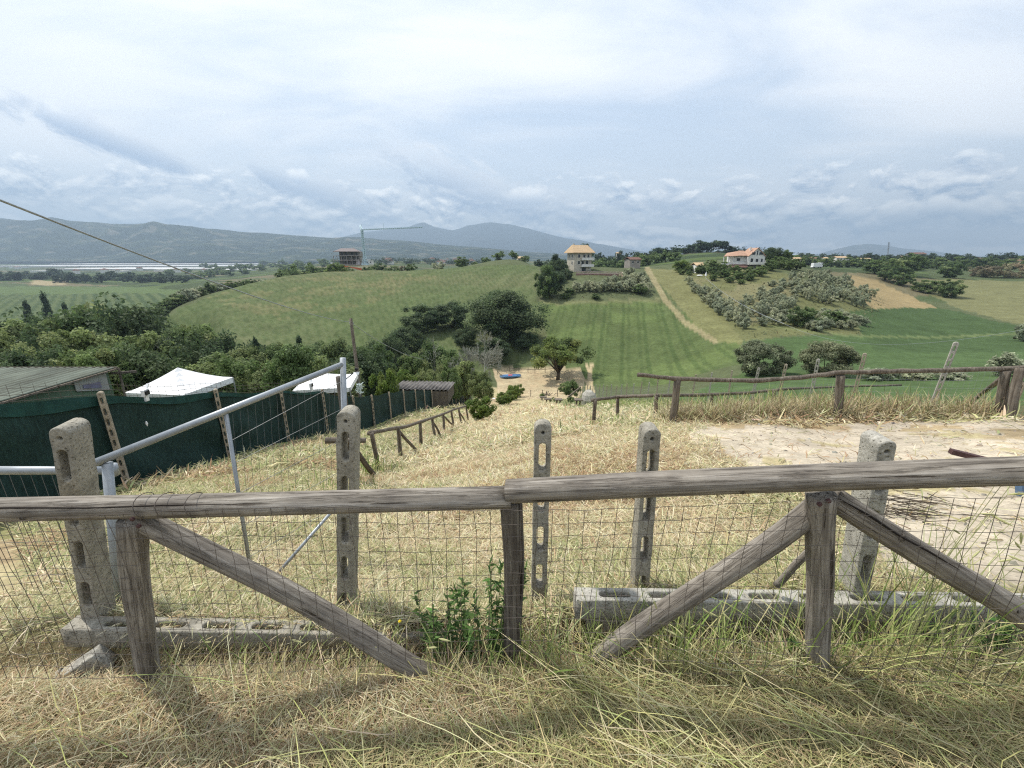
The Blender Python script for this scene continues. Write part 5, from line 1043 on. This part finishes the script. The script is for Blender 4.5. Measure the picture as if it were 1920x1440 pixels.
n = MB(); n.v = [Vector(p) for p in ((1.6, -.5, 3.85), (8.2, -.5, 3.85), (4.9, -.5, 7.0), (1.6, 0, 3.85), (8.2, 0, 3.85), (4.9, 0, 7.0))]; n.f = [[0, 1, 2], [5, 4, 3], [0, 3, 4, 1], [1, 4, 5, 2], [2, 5, 3, 0]]; lbuild(n, 'gable', M['plaster_white'], hw)
lbuild(MB().slab([(-9.2, .6, 3.6), (-3.0, .6, 3.9), (-1.2, 5.5, 6.0), (-5.0, 8.5, 5.2)], .2).slab([(-3.0, .6, 3.95), (1.4, .6, 3.95), (1.4, 5.5, 6.2), (-1.2, 5.5, 6.2)], .2), 'wing_roof', M['tile_red'], hw)
lbuild(MB().box((-3.6, 1.2, .55), (12, .15, 1.0)).box((-3.6, 2, -.05), (12, 2.4, .2)), 'balcony', M['plaster_white'], hw)
lbuild(MB().slab([(-6.2, -2.0, -1.2), (1.4, -2.0, -1.2), (1.4, .9, .1), (-6.2, .9, .1)], .15), 'porch_roof', M['tile_brown'], hw)
for x in (-8.8, -6.6, -4.6): lbuild(MB().bar((x, 1.3, 0), (x, 1.3, 3.6), .3), 'pillar', M['plaster_white'], hw)
windows(hw, [((3.3, -.53, 4.85), 1.7, 1.3, 0), ((4.9, -.53, 5.2), .7, 2.0, 0), ((6.5, -.53, 4.85), 1.7, 1.3, 0), ((2.9, -.53, 1.6), 1.2, 2.3, 0), ((5.2, -.53, 1.6), 1.2, 2.0, 0), ((7.3, -.53, 1.6), .9, 2.0, 0), ((-2.0, 1.97, 2.2), 1.6, 1.4, 0)])
lbuild(MB().box((5.2, -1.1, .1), (7.8, 1.2, .2)).box((5.2, -1.65, .7), (7.8, .1, .9)), 'balcony', M['plaster_white'], hw)
# unfinished building, cabin and crane
c0 = P(655, 497, 300); ub = empty('unfinished_building', c0, 'unfinished grey brown building of bare slabs and pillars', 'building', None, .12)
lbuild(MB().box((1.5, 3, 4.4), (14.5, 9, 9.4)), 'wall', M['plaster_grey'], ub)
mb = MB()
for z, x0, x1 in ((.3, -9.5, 9.5), (3.3, -9.5, 9.5), (6.4, -8.5, 9.3)): mb.box(((x0 + x1) / 2, 1.2, z), (x1 - x0, 13.5, .3))
lbuild(mb, 'floor_slab', simple('raw_slab', (.38, .34, .32)), ub); lbuild(hip(MB(), 14, 10, 9.3, 2.2, 1.4, 9), 'roof', simple('grey_roof', (.2, .17, .165)), ub)
mb = MB()
for x in (-9, -6.5, -3.5, 0, 3.5, 6.5, 9): mb.box((x, -5.2, 3.3), (.35, .35, 6.4))
lbuild(mb, 'pillars', M['plaster_grey'], ub); windows(ub, [((x, -1.55, z), 1.5, 1.7, 0) for x in (-4, -1, 3, 6) for z in (1.9, 5.0, 7.9)], M['plaster_grey'])
c1 = P(693.5, 496, 298); cab = empty('site_cabin', c1, 'white site cabin with two dark windows at the foot of the crane', 'cabin'); lbuild(MB().box((0, 0, 1.4), (5, 3, 2.8)).box((0, 0, 2.85), (5.3, 3.3, .15)), 'wall', M['plaster_white'], cab); windows(cab, [((-1.1, -1.53, 1.5), .9, 1.1, 0), ((1.2, -1.53, 1.5), .9, 1.1, 0)])
c2 = P(685, 497, 296); cr_ = empty('tower_crane', c2, 'pale blue tower crane with a thin long jib above the building site', 'crane'); Zt = P(685, 432, 296).z - c2.z
def lattice(mb, a, b, w_, r, n):
    a = Vector(a); b = Vector(b); d = (b - a).normalized(); u_ = d.orthogonal().normalized(); v_ = d.cross(u_); C4 = [u_ + v_, u_ - v_, -u_ - v_, -u_ + v_]
    for c in C4: mb.bar(a + c * w_ / 2, b + c * w_ / 2, r)
    for i in range(n):
        p = a.lerp(b, i / n); q = a.lerp(b, (i + 1) / n)
        for k in range(4): mb.bar(p + C4[k] * w_ / 2, q + C4[(k + 1) % 4] * w_ / 2, r * .7)
    return mb
lbuild(lattice(MB(), (0, 0, 0), (0, 0, Zt), 1.1, .42, 18), 'mast', M['crane'], cr_)
mb = MB()
for s in (-1, 1): mb.bar((s * 2.4, 0, 0), (s * .3, 0, 9), .3)
lbuild(mb.box((0, 0, .6), (4.6, 3, 1.2)), 'base', M['crane'], cr_)
je = P(792, 426, 292) - c2; lbuild(lattice(MB(), (0, 0, Zt), je, .5, .17, 30), 'jib', M['crane'], cr_); ce = P(675, 423, 297) - c2; lbuild(lattice(MB(), (0, 0, Zt), ce, .7, .3, 6), 'counter_jib', M['crane'], cr_)
mb = MB(); mb.bar((0, 0, Zt), (.2, 0, Zt + 3.6), .18); tip = Vector((.2, 0, Zt + 3.6)); mb.bar(tip, je * .36 + Vector((0, 0, Zt * .64)), .05); mb.bar(je * .36 + Vector((0, 0, Zt * .64)), je * .36 + Vector((0, 0, Zt * .64 + 4)), .14); mb.bar(tip, ce, .05); lbuild(mb, 'stays', M['crane'], cr_)
o1 = P(640, 497, 285); o2 = P(678, 503, 275); nt_ = empty('safety_net', o1, 'orange safety netting sagging along the building site', 'netting'); mb = MB(); k = 10
for i in range(k): a = o1.lerp(o2, i / k); b = o1.lerp(o2, (i + 1) / k); mb.slab([a, b, b - Vector((0, 0, 1.1 + .3 * math.sin(i))), a - Vector((0, 0, 1.1 + .3 * math.sin(i - 1)))], .06)
mb.build('mesh', M['orange'], nt_)
sp_ = P(672, 496, 297); tag(MB().box(sp_ + Vector((0, 0, 1.5)), (2.4, 2.2, 3.2)).box(sp_ + Vector((0, 0, 3.2)), (2.7, 2.5, .2)).build('site_hut', simple('pale_pinkish_panel', (.5, .45, .46)), None), 'pale narrow site hut between building and crane', 'hut')
yb0, yb1 = P(758, 507, 262), P(800, 506, 262); tag(MB().slab([yb0, yb1, yb1 - Vector((0, 0, .5)), yb0 - Vector((0, 0, .5))], .4).build('low_wall', simple('yellowish_stone', (.62, .55, .35)), None), 'low yellowish wall along the sandy patch on the ridge', 'wall')
# cottages: walls, roof, windows
def cottage(x, y, wpx, d, label, group, roofm='tile_red', wallm='plaster', hr=.5, rz=0., fl=1):
    b = P(x, y, d); gz_ = h(b.x, b.y); w_ = wpx * d / F; H = 3.1 * fl; o = empty('house', (b.x, b.y, b.z), label, 'house', group, rz); dd = max(6, w_ * .55)
    low = min(0, gz_ - b.z) - .5
    lbuild(MB().box((0, dd / 2, (H + low) / 2), (w_, dd, H - low)), 'wall', M[wallm], o)
    mb = MB(); mb.slab([(-w_ / 2 - .5, -.7, H - .1), (w_ / 2 + .5, -.7, H - .1), (w_ / 2 + .5, dd / 2, H + dd * .2), (-w_ / 2 - .5, dd / 2, H + dd * .2)], .2); mb.slab([(-w_ / 2 - .5, dd / 2, H + dd * .2), (w_ / 2 + .5, dd / 2, H + dd * .2), (w_ / 2 + .5, dd + .7, H - .1), (-w_ / 2 - .5, dd + .7, H - .1)], .2); lbuild(mb, 'roof', M[roofm], o)
    k = max(2, int(w_ / 4)); windows(o, [((-w_ / 2 + w_ * (i + .5) / k, -.04, H * (f + .5) / fl), 1.2, 1.4, 0) for i in range(k) for f in range(fl)])
    return o
EC = 'farmhouses along the eastern skyline'
for x, y, wp, d, lab, rm, wm, fl in ((1495, 494, 13, 300, 'small pale farmhouse just past the dark tree by the white gabled house', 'tile_tan', 'plaster', 1), (1527, 490, 9, 430, 'tiny pinkish farmhouse above the white truck', 'tile_red', 'plaster', 1), (1549, 490, 6, 440, 'tiny white farmhouse peeping from the belt of trees', 'tile_tan', 'plaster_white', 1),
    (1580, 488, 24, 520, 'broad pinkish farmhouse with grey roof on the skyline', 'tile_tan', 'plaster_white', 1), (1624, 491, 18, 480, 'flat ochre farmhouse left of the steel pylon', 'tile_tan', 'plaster', 1), (1697, 486, 20, 560, 'white and red farmhouse on the crest by the brown hall', 'tile_red', 'plaster_white', 1), (1722, 485, 26, 570, 'long brown hall on the crest past the pylon', 'tile_brown', 'plaster_grey', 2),
    (1836, 490, 18, 560, 'reddish farmhouse half hidden by trees on the crest', 'tile_red', 'plaster', 1), (1908, 494, 24, 420, 'pale farmhouse among the last trees of the skyline', 'tile_red', 'plaster', 1), (1770, 489, 16, 600, 'small tan farmhouse behind the lone round tree', 'tile_tan', 'plaster', 1), (1160, 481, 7, 430, 'tiny white farmhouse on the wooded slope behind the cream house', 'tile_tan', 'plaster_white', 1)): cottage(x, y, wp, d, lab, EC, rm, wm, fl=fl)
cottage(1191, 497, 22, 232, 'low house with broad brown roof behind the olive garden', None, 'tile_brown', 'plaster_grey', rz=.3)
cottage(977, 492, 12, 310, 'small pale farmhouse among dark trees on the crest', None, 'tile_tan', 'plaster', rz=.2); cottage(1312, 510, 14, 196, 'white outbuilding half hidden by trees at the top of the dry strip', None, 'tile_tan', 'plaster_white')
# vehicles and odds by the white house
tk = P(1530, 503, 275); tr = empty('truck', tk, 'white box truck parked above the dense olive grove', 'truck', None, .1)
lbuild(MB().box((-.9, 0, 2.1), (4.4, 2.3, 2.5)).box((-.2, 0, .75), (7, 1.8, .25)), 'cargo_box', M['white'], tr); lbuild(MB().box((2.5, 0, 2.2), (2.0, 2.2, 2.7)), 'cab', M['white'], tr); lbuild(MB().box((3.2, -.05, 2.7), (.66, 2.25, .8)), 'windscreen', M['glass'], tr)
for x in (-2.2, 2.4):
    for s in (-1, 1): lbuild(MB().tube([(x, s * .85, .5), (x, s * 1.12, .5)], .5, 12), 'wheel', M['black'], tr)
cv = P(1411, 511, 178); car = empty('parked_car', cv, 'white car parked under trees below the white gabled house', 'car'); n = MB()
prof = [(-2.1, .4), (2.1, .4), (2.1, .85), (1.2, 1.0), (.6, 1.45), (-1.0, 1.5), (-1.8, 1.0), (-2.1, .9)]; n.v = [Vector((x, s, z)) for s in (-.85, .85) for x, z in prof]; k = len(prof); n.f = [list(range(k)), list(range(2 * k - 1, k - 1, -1))] + [[i, k + i, k + (i + 1) % k, (i + 1) % k] for i in range(k)]; lbuild(n, 'body', M['white'], car)
lbuild(MB().box((-.2, 0, 1.2), (1.5, 1.74, .3)), 'window', M['glass'], car)
for x in (-1.3, 1.3):
    for s in (-1, 1): lbuild(MB().tube([(x, s * .7, .33), (x, s * .9, .33)], .33, 12), 'wheel', M['black'], car)
for (x, y, d, lab) in ((1312, 518, 186, 'white tarpaulin spread by the sail shaped parasol at the top of the dry strip'), (1453, 607, 118, 'pale tarpaulin sheet over a heap in the olive grove'), (1604, 612, 122, 'white junk sheet at the end of the terrace above the crop'), (1557, 618, 117, 'flat pale sheet lying on the terrace edge')):
    p = P(x, y, d); p.z = max(p.z, h(p.x, p.y) + .3); w_ = 10 * d / F; n = MB(); R_ = random.Random(x); N_ = 5
    for j in range(N_):
        for i in range(N_): n.v.append(p + Vector(((i / (N_ - 1) - .5) * w_, (j / (N_ - 1) - .5) * w_ * .8, .3 * math.sin(math.pi * i / (N_ - 1)) * math.sin(math.pi * j / (N_ - 1)) * w_ * .5 + R_.uniform(-.08, .08))))
    for j in range(N_ - 1):
        for i in range(N_ - 1): n.f.append([j * N_ + i, j * N_ + i + 1, (j + 1) * N_ + i + 1, (j + 1) * N_ + i])
    o = n.build('tarpaulin', M['canvas'], None); o.modifiers.new('thick', 'SOLIDIFY').thickness = .05; tag(o, lab, 'tarpaulin')
pu = P(1323, 519, 185); pa = empty('parasol', Vector((pu.x, pu.y, h(pu.x, pu.y))), 'closed white parasol at the top of the olive strip', 'parasol'); MB().tube([pu + Vector((0, 0, .2)), pu + Vector((0, 0, 1.2)), pu + Vector((.1, 0, 2.2))], [.55, .3, .05], 8).build('cloth', M['canvas'], pa); MB().tube([Vector((pu.x, pu.y, h(pu.x, pu.y))), pu + Vector((0, 0, .3))], .06, 6).build('stem', M['galv'], pa)
pp = P(1433, 509, 188); up2 = empty('utility_pole', Vector((pp.x, pp.y, h(pp.x, pp.y))), 'pale concrete utility pole beside the white gabled house', 'pole'); MB().tube([up2.location, P(1435, 488, 188)], [.22, .14], 8).build('shaft', M['concrete_pale'], up2)
pg = P(1665, 482, 600); py_ = empty('steel_pylon', pg, 'thin lattice pylon on the eastern skyline before the distant mountain', 'pylon'); t = P(1667, 454, 600) - pg; mb = lattice(MB(), (0, 0, -4), t, 1.1, .32, 10); lbuild(mb, 'mast', simple('pylon_steel', (.25, .27, .29)), py_)
mb = MB()
for q, w_ in ((.94, 5), (.8, 6)): p = t * q; mb.bar(p + Vector((-w_ / 2, 0, 0)), p + Vector((w_ / 2, 0, 0)), .3)
lbuild(mb, 'cross_arm', M['galv'], py_)
# the valley: greenhouses, works halls, farms, belts of trees
GHG = 'long pale greenhouses across the valley'
def greenhouse(x0, x1, y, dep_, label, ht=7):
    a = G(x0, y, 400); b = G(x1, y, 400); Y = (a.y + b.y) / 2; a = Vector((ray(x0, y)[0] / ray(x0, y)[1] * Y, Y, 0)); b = Vector((ray(x1, y)[0] / ray(x1, y)[1] * Y, Y, 0)); z = min(h(a.x, Y), h(b.x, Y)) - 1; L = b.x - a.x
    o = empty('greenhouse', (a.x, Y, z), label, 'greenhouse', GHG); nb = 8; V = []; Q = []
    for i in range(nb * 2 + 1): V += [(0, dep_ * i / (nb * 2), ht + (1.6 if i % 2 else 0)), (L, dep_ * i / (nb * 2), ht + (1.6 if i % 2 else 0))]
    Q = [(2 * i, 2 * i + 1, 2 * i + 3, 2 * i + 2) for i in range(nb * 2)]; link('roof', np_mesh('roof', np.array(V), Q), M['greenhouse'], o)
    lbuild(MB().box((L / 2, dep_ / 2, ht / 2 - .1), (L - .5, dep_ - .5, ht - .2)), 'wall', M['sheet'], o)
for x0, x1, y, dp, lab in ((150, 505, 503, 230, 'front greenhouse roof of the big block, shortest at its western end'), (60, 470, 499.5, 330, 'second greenhouse roof of the big block'), (90, 490, 496.3, 400, 'middle greenhouse roof of the big block'), (215, 520, 493.2, 480, 'rear greenhouse roof of the big block'), (-20, 145, 501, 300, 'separate low greenhouse roof at the western end of the block'), (40, 90, 487.5, 130, 'small far greenhouse beneath the hills at the western end'), (108, 235, 486.5, 150, 'thin far greenhouse streak behind the tree belt'), (240, 330, 488, 120, 'short far greenhouse streak behind the big block'), (120, 330, 507, 120, 'nearest greenhouse strip in front of the big block'), (385, 525, 506, 120, 'nearest greenhouse strip at the eastern end of the big block')): greenhouse(x0, x1, y, dp, lab)
def hall(x, y, wp, label, hpx=4, wm='plaster_white'):
    a = G(x, y, 300); d = depth(a); w_ = wp * d / F; H = hpx * d / F; o = empty('works_hall', a - Vector((0, 0, 1)), label, 'hall', 'works halls in the valley'); lbuild(MB().box((0, 15, H / 2), (w_, 30, H)), 'wall', M[wm], o); lbuild(MB().box((0, 15, H + .4), (w_ + 2, 32, .8)), 'roof', M['plaster_white'], o)
for x, y, wp, lab in ((507, 481, 38, 'long white works hall beneath the hills beside the ridge'), (548, 482, 28, 'white works hall just before the ridge trees'), (355, 491, 24, 'white works hall at the end of the greenhouse block'), (175, 506, 60, 'pale works hall in front of the greenhouse block'), (30, 503, 26, 'white works hall near the western houses'), (110, 507, 30, 'pinkish works hall among the western houses'), (760, 487, 20, 'white works hall beyond the crane'), (845, 486, 18, 'white works hall below the blue mountains'), (890, 488, 16, 'small pale works hall beyond the crest'), (70, 511, 26, 'low pale works hall by the dark tree belt at the western end'), (215, 511, 34, 'long low works hall just above the dark tree belt'), (300, 509, 24, 'low works hall near the eastern end of the dark tree belt'), (430, 487, 30, 'thin white works hall behind the greenhouse block'), (600, 490, 22, 'white works hall between the ridge trees and the site'), (460, 509, 20, 'small works hall where the greenhouse block ends')): hall(x, y, wp, lab, 4)
VF = 'small farmhouses scattered over the valley floor'; R_ = random.Random(23); wallm = bpy.data.meshes.new('w')
fw = MB().box((0, 0, 3), (12, 9, 6)).mesh('wall'); fw.materials.append(M['plaster_white']); fr = hip(MB(), 12, 9, 6, 2.5, .6, 5).mesh('roof'); fr.materials.append(M['tile_brown'])
for i in range(64):
    x = R_.uniform(0, 900); y = R_.uniform(486, 497) if x > 450 else R_.choice([R_.uniform(484, 488), R_.uniform(503, 515)]); a = G(x, y, 300); o = empty('farmhouse', a, 'tiny pale farmhouse with red roof on the valley floor', 'house', VF, R_.uniform(0, 3)); s = R_.uniform(1.0, 1.7); o.scale = (s, s, s)
    for me in (fw, fr): c = bpy.data.objects.new(me.name.split('.')[0], me); col.objects.link(c); c.parent = o
VT = 'dark trees in the belt before the greenhouses'
for x in range(0, 360, 9):
    yb = 527 + TR.uniform(-2, 4) if x > 110 else 522 + TR.uniform(-3, 4); a = G(x + TR.uniform(-3, 3), yb, 300); d = depth(a); put('fardark', a.x, a.y, TR.uniform(14, 24) * d / 1000, TR.uniform(22, 34) * d / 1000, 'dark round tree in the belt before the greenhouses', VT)
for i in range(46):
    x = TR.uniform(300, 640); y = np.interp(x, [300, 640], [522, 500]) + TR.uniform(-12, 6); a = G(x, y, 300); d = depth(a); put('far', a.x, a.y, TR.uniform(8, 14) * d / 1000 * 1.2, TR.uniform(18, 30) * d / 1000, 'round green tree on the valley floor beyond the hedge', 'trees on the valley floor beyond the hedge')
def far_wood():
    parts = []; cm = KIND['fardark'][0][0]; n0 = len(cm.vertices); V0 = np.empty(n0 * 3, np.float32); cm.vertices.foreach_get('co', V0); V0 = V0.reshape(-1, 3)[:1200]; c0_ = np.empty(n0 * 4, np.float32); cm.color_attributes['Col'].data.foreach_get('color', c0_); c0_ = c0_.reshape(-1, 4)[:1200, :3]; Q0 = np.arange(1200).reshape(-1, 4)
    R_ = np.random.default_rng(31)
    for i in range(520):
        x = R_.uniform(-40, 960) if i < 420 else R_.uniform(960, 1900); y = R_.uniform(483.5, 497) if x > 430 else R_.uniform(482.5, 489.5)
        if i >= 420: y = R_.uniform(484, 488)
        a = G(x, y, 600); d = depth(a); s = R_.uniform(9, 16); w_ = R_.uniform(12, 34); parts.append((V0 * np.array([w_, w_, s]) + np.array(a), Q0, c0_ * R_.uniform(.8, 1.4)))
    V, Q, C = cat(parts); tag(link('far_wood', np_mesh('far_wood', V, Q, C), M['leaf']), kind='stuff')
far_wood()
# rough weeds and scrub on the hill field's lower rim and between the groves
def scrub():
    n = 14000; X = rng.uniform(-110, 190, n); Y = rng.uniform(75, 300, n); px, py = pix(X, Y, hz(X, Y))
    k = inpoly(px, py, [(1010, 512), (1215, 512), (1236, 560), (1015, 566)]) | inpoly(px, py, [(1270, 505), (1420, 500), (1660, 560), (1630, 625), (1480, 630), (1395, 640)]) | (inpoly(px, py, [(300, 600), (420, 542), (520, 515), (560, 515), (480, 560), (330, 640)]) & (rng.random(n) < .3))
    X, Y = X[k], Y[k]; n = len(X); z = hz(X, Y); V, Q, C = blades(np.stack([X, Y, z], -1), rng.uniform(0, 6.28, n), rng.uniform(.3, .9, n), rng.normal(.7, .3, n), rng.normal(-.8, .5, n), rng.uniform(.12, .4, n), pal(n, [(.15, .16, .08), (.13, .15, .07), (.22, .2, .11), (.11, .13, .06)], (3, 3, 2, 2)), 2)
    tag(link('scrub_grass', np_mesh('scrub_grass', V, Q, C), M['blade']), kind='stuff')
scrub()
# ------------------------------------------------------------------ sky, sun, air
SUN_EL, SUN_DIR = math.radians(56), Vector((-.72, .52, 0)).normalized()
sd = SUN_DIR * math.cos(SUN_EL) + Vector((0, 0, math.sin(SUN_EL)))
L = bpy.data.lights.new('sun', 'SUN'); L.energy = 3.3; L.angle = math.radians(1.6); L.color = (1, .95, .86)
lo = bpy.data.objects.new('sun', L); col.objects.link(lo); lo.rotation_euler = sd.to_track_quat('Z', 'Y').to_euler()
W = bpy.data.worlds.new('World'); sc.world = W; W.use_nodes = True; nt = W.node_tree; bg = nt.nodes['Background']
STR = .1; bg.inputs['Strength'].default_value = STR
sky = N(nt, 'ShaderNodeTexSky'); sky.sky_type = 'NISHITA'; sky.sun_disc = False; sky.sun_elevation = SUN_EL; sky.sun_rotation = math.atan2(sd.x, sd.y) % (2 * math.pi)
sky.air_density = 1.2; sky.dust_density = 1.5
tc = N(nt, 'ShaderNodeTexCoord'); sep = N(nt, 'ShaderNodeSeparateXYZ'); nt.links.new(tc.outputs['Generated'], sep.inputs[0])
def mth(op, a, b=None, c=None, clamp=False):
    n = nt.nodes.new('ShaderNodeMath'); n.operation = op; n.use_clamp = clamp
    for i, v in enumerate((a, b, c)):
        if v is None: continue
        if isinstance(v, (int, float)): n.inputs[i].default_value = v
        else: nt.links.new(v, n.inputs[i])
    return n.outputs[0]
az = mth('ARCTAN2', sep.outputs[0], sep.outputs[1]); el = mth('ARCSINE', sep.outputs[2])
def comb(x, y, z=0.):
    n = nt.nodes.new('ShaderNodeCombineXYZ')
    for i, v in enumerate((x, y, z)):
        if isinstance(v, (int, float)): n.inputs[i].default_value = v
        else: nt.links.new(v, n.inputs[i])
    return n.outputs[0]
def nz(vec, scale, detail=6, rough=.55, dist=0.):
    n = noise(nt, vec, scale, detail, rough); n.inputs['Distortion'].default_value = dist; return n.outputs[0]
def mapr(v, a, b, c=0., d=1.):
    n = nt.nodes.new('ShaderNodeMapRange'); n.interpolation_type = 'SMOOTHSTEP'; nt.links.new(v, n.inputs[0])
    for i, x in enumerate((a, b, c, d)): n.inputs[i + 1].default_value = x
    return n.outputs[0]
def K(r, g, b): return tuple(x / STR for x in (r, g, b))
den = mth('ADD', mth('MAXIMUM', sep.outputs[2], 0.), .13)
plane = comb(mth('DIVIDE', sep.outputs[0], den), mth('DIVIDE', sep.outputs[1], den))
# high veil in broad diagonal bands
mp = N(nt, 'ShaderNodeMapping'); mp.inputs['Rotation'].default_value = (0, 0, -.5); mp.inputs['Scale'].default_value = (.55, 1.1, 1); nt.links.new(plane, mp.inputs[0])
v1 = nz(mp.outputs[0], .55, 5, .5, .4); v2 = nz(mp.outputs[0], 1.6, 8, .58, .6)
veil = mapr(mth('ADD', mth('MULTIPLY', v1, .75), mth('MULTIPLY', v2, .35)), .42, .64)
base = mixc(nt, sky.outputs[0], K(.5, .59, .715), .8)
c = mixc(nt, base, K(.82, .835, .86), mth('MULTIPLY', veil, .95))
# pale band above the horizon
hb = mapr(el, .0, .34, 1., 0.); c = mixc(nt, c, K(.72, .77, .81), mth('MULTIPLY', hb, .78))
# ragged low cumulus
def cum(ox, oy): return nz(comb(mth('ADD', mth('MULTIPLY', az, 11.), ox), mth('ADD', mth('MULTIPLY', el, 23.), oy)), 1.0, 10, .6, .3)
n1 = cum(3.1, 1.7); n2 = cum(3.1, 1.7 + .24)
lit = mth('ADD', mth('MULTIPLY', mth('SUBTRACT', n1, n2), 4.5), .40, clamp=True)
cc = mixc(nt, K(.29, .385, .53), K(1.15, 1.14, 1.1), lit)
band = mth('MULTIPLY', mapr(el, .20, .11, 0., 1.), 1.)
cov = mapr(mth('ADD', n1, mth('MULTIPLY', band, .2)), .60, .70)
c = mixc(nt, c, cc, mth('MULTIPLY', mth('MULTIPLY', cov, band), .95))
# a few darker streaks of cloud
def streak(px, py, lpx, tpx, ang, amt):
    global c
    a, b, cz = ray(px, py); r_ = math.sqrt(a * a + b * b + cz * cz); a0 = math.atan2(a, b); e0 = math.asin(cz / r_); k = 1 / (F * r_)
    da = mth('SUBTRACT', az, a0); de = mth('SUBTRACT', el, e0); ca, sa = math.cos(ang), math.sin(ang)
    s = mth('ADD', mth('MULTIPLY', da, ca), mth('MULTIPLY', de, -sa)); t = mth('ADD', mth('MULTIPLY', da, sa), mth('MULTIPLY', de, ca))
    q = mth('ADD', mth('POWER', mth('ABSOLUTE', mth('DIVIDE', s, lpx * k)), 2.), mth('POWER', mth('ABSOLUTE', mth('DIVIDE', t, tpx * k)), 2.))
    rag = nz(comb(mth('MULTIPLY', s, 14.), mth('MULTIPLY', t, 34.), px * .01), 1., 8, .62, .3)
    m = mapr(mth('ADD', mth('MULTIPLY', q, -.42), mth('MULTIPLY', rag, 1.5)), .3, .72)
    top = mapr(t, -tpx * k * .8, tpx * k * 1.0)
    c = mixc(nt, c, mixc(nt, K(.26, .36, .52), K(.74, .77, .81), top), mth('MULTIPLY', m, amt))
streak(215, 262, 165, 34, .30, .9); streak(620, 365, 150, 32, .26, .85); streak(860, 345, 150, 50, .3, .85); streak(1000, 385, 150, 40, .1, .6); streak(1330, 385, 200, 24, .03, .6)
# bright heaped tops
def puff(px, py, r_, amt):
    global c
    a, b, cz = ray(px, py); R_ = math.sqrt(a * a + b * b + cz * cz); a0 = math.atan2(a, b); e0 = math.asin(cz / R_); k = 1 / (F * R_)
    q = mth('ADD', mth('POWER', mth('ABSOLUTE', mth('DIVIDE', mth('SUBTRACT', az, a0), r_ * 1.7 * k)), 2.), mth('POWER', mth('ABSOLUTE', mth('DIVIDE', mth('SUBTRACT', el, e0), r_ * k)), 2.))
    rag = nz(comb(mth('MULTIPLY', az, 22.), mth('MULTIPLY', el, 30.), px * .01), 1., 8, .6, .2); m = mapr(mth('ADD', mth('MULTIPLY', q, -.5), mth('MULTIPLY', rag, 1.4)),   .3, .66); tp = mapr(mth('SUBTRACT', el, e0), -r_ * k * .7, r_ * k * .5)
    c = mixc(nt, c, mixc(nt, K(.45, .54, .67), K(1.15, 1.14, 1.1), tp), mth('MULTIPLY', m, amt))
puff(985, 365, 26, .8); puff(1755, 388, 24, .85); puff(1680, 398, 26, .6); puff(1835, 394, 26, .6); puff(1600, 392, 22, .5); puff(1465, 410, 14, .5); puff(1320, 440, 16, .5); puff(330, 385, 26, .55); puff(560, 330, 16, .6); puff(120, 215, 30, .35)
nt.links.new(c, bg.inputs['Color'])
# air: one even volume around everything up to the mountains
hm, hnt, hb_ = mat('air', (1, 1, 1)); hnt.nodes.remove(hb_); pv = N(hnt, 'ShaderNodeVolumePrincipled'); hnt.links.new(pv.outputs[0], hnt.nodes['Material Output'].inputs['Volume'])
pv.inputs['Density'].default_value = 1.5e-4; pv.inputs['Color'].default_value = (.5, .65, .82, 1); pv.inputs['Anisotropy'].default_value = .2
zlo = float(GZ.min()) - 12; tag(MB().box((0, 0, (zlo + 1080) / 2), (29000, 29000, 1080 - zlo)).build('haze', hm, None), kind='stuff')
sc.view_settings.view_transform = 'Standard'; sc.view_settings.look = 'None'; sc.view_settings.exposure = .62; sc.view_settings.gamma = 1
cy = sc.cycles; cy.max_bounces = 4; cy.diffuse_bounces = 3; cy.glossy_bounces = 2; cy.transmission_bounces = 3; cy.volume_bounces = 0; cy.caustics_reflective = False; cy.caustics_refractive = False
cy.use_denoising = False; cy.filter_width = 1.2; cy.sample_clamp_indirect = 6
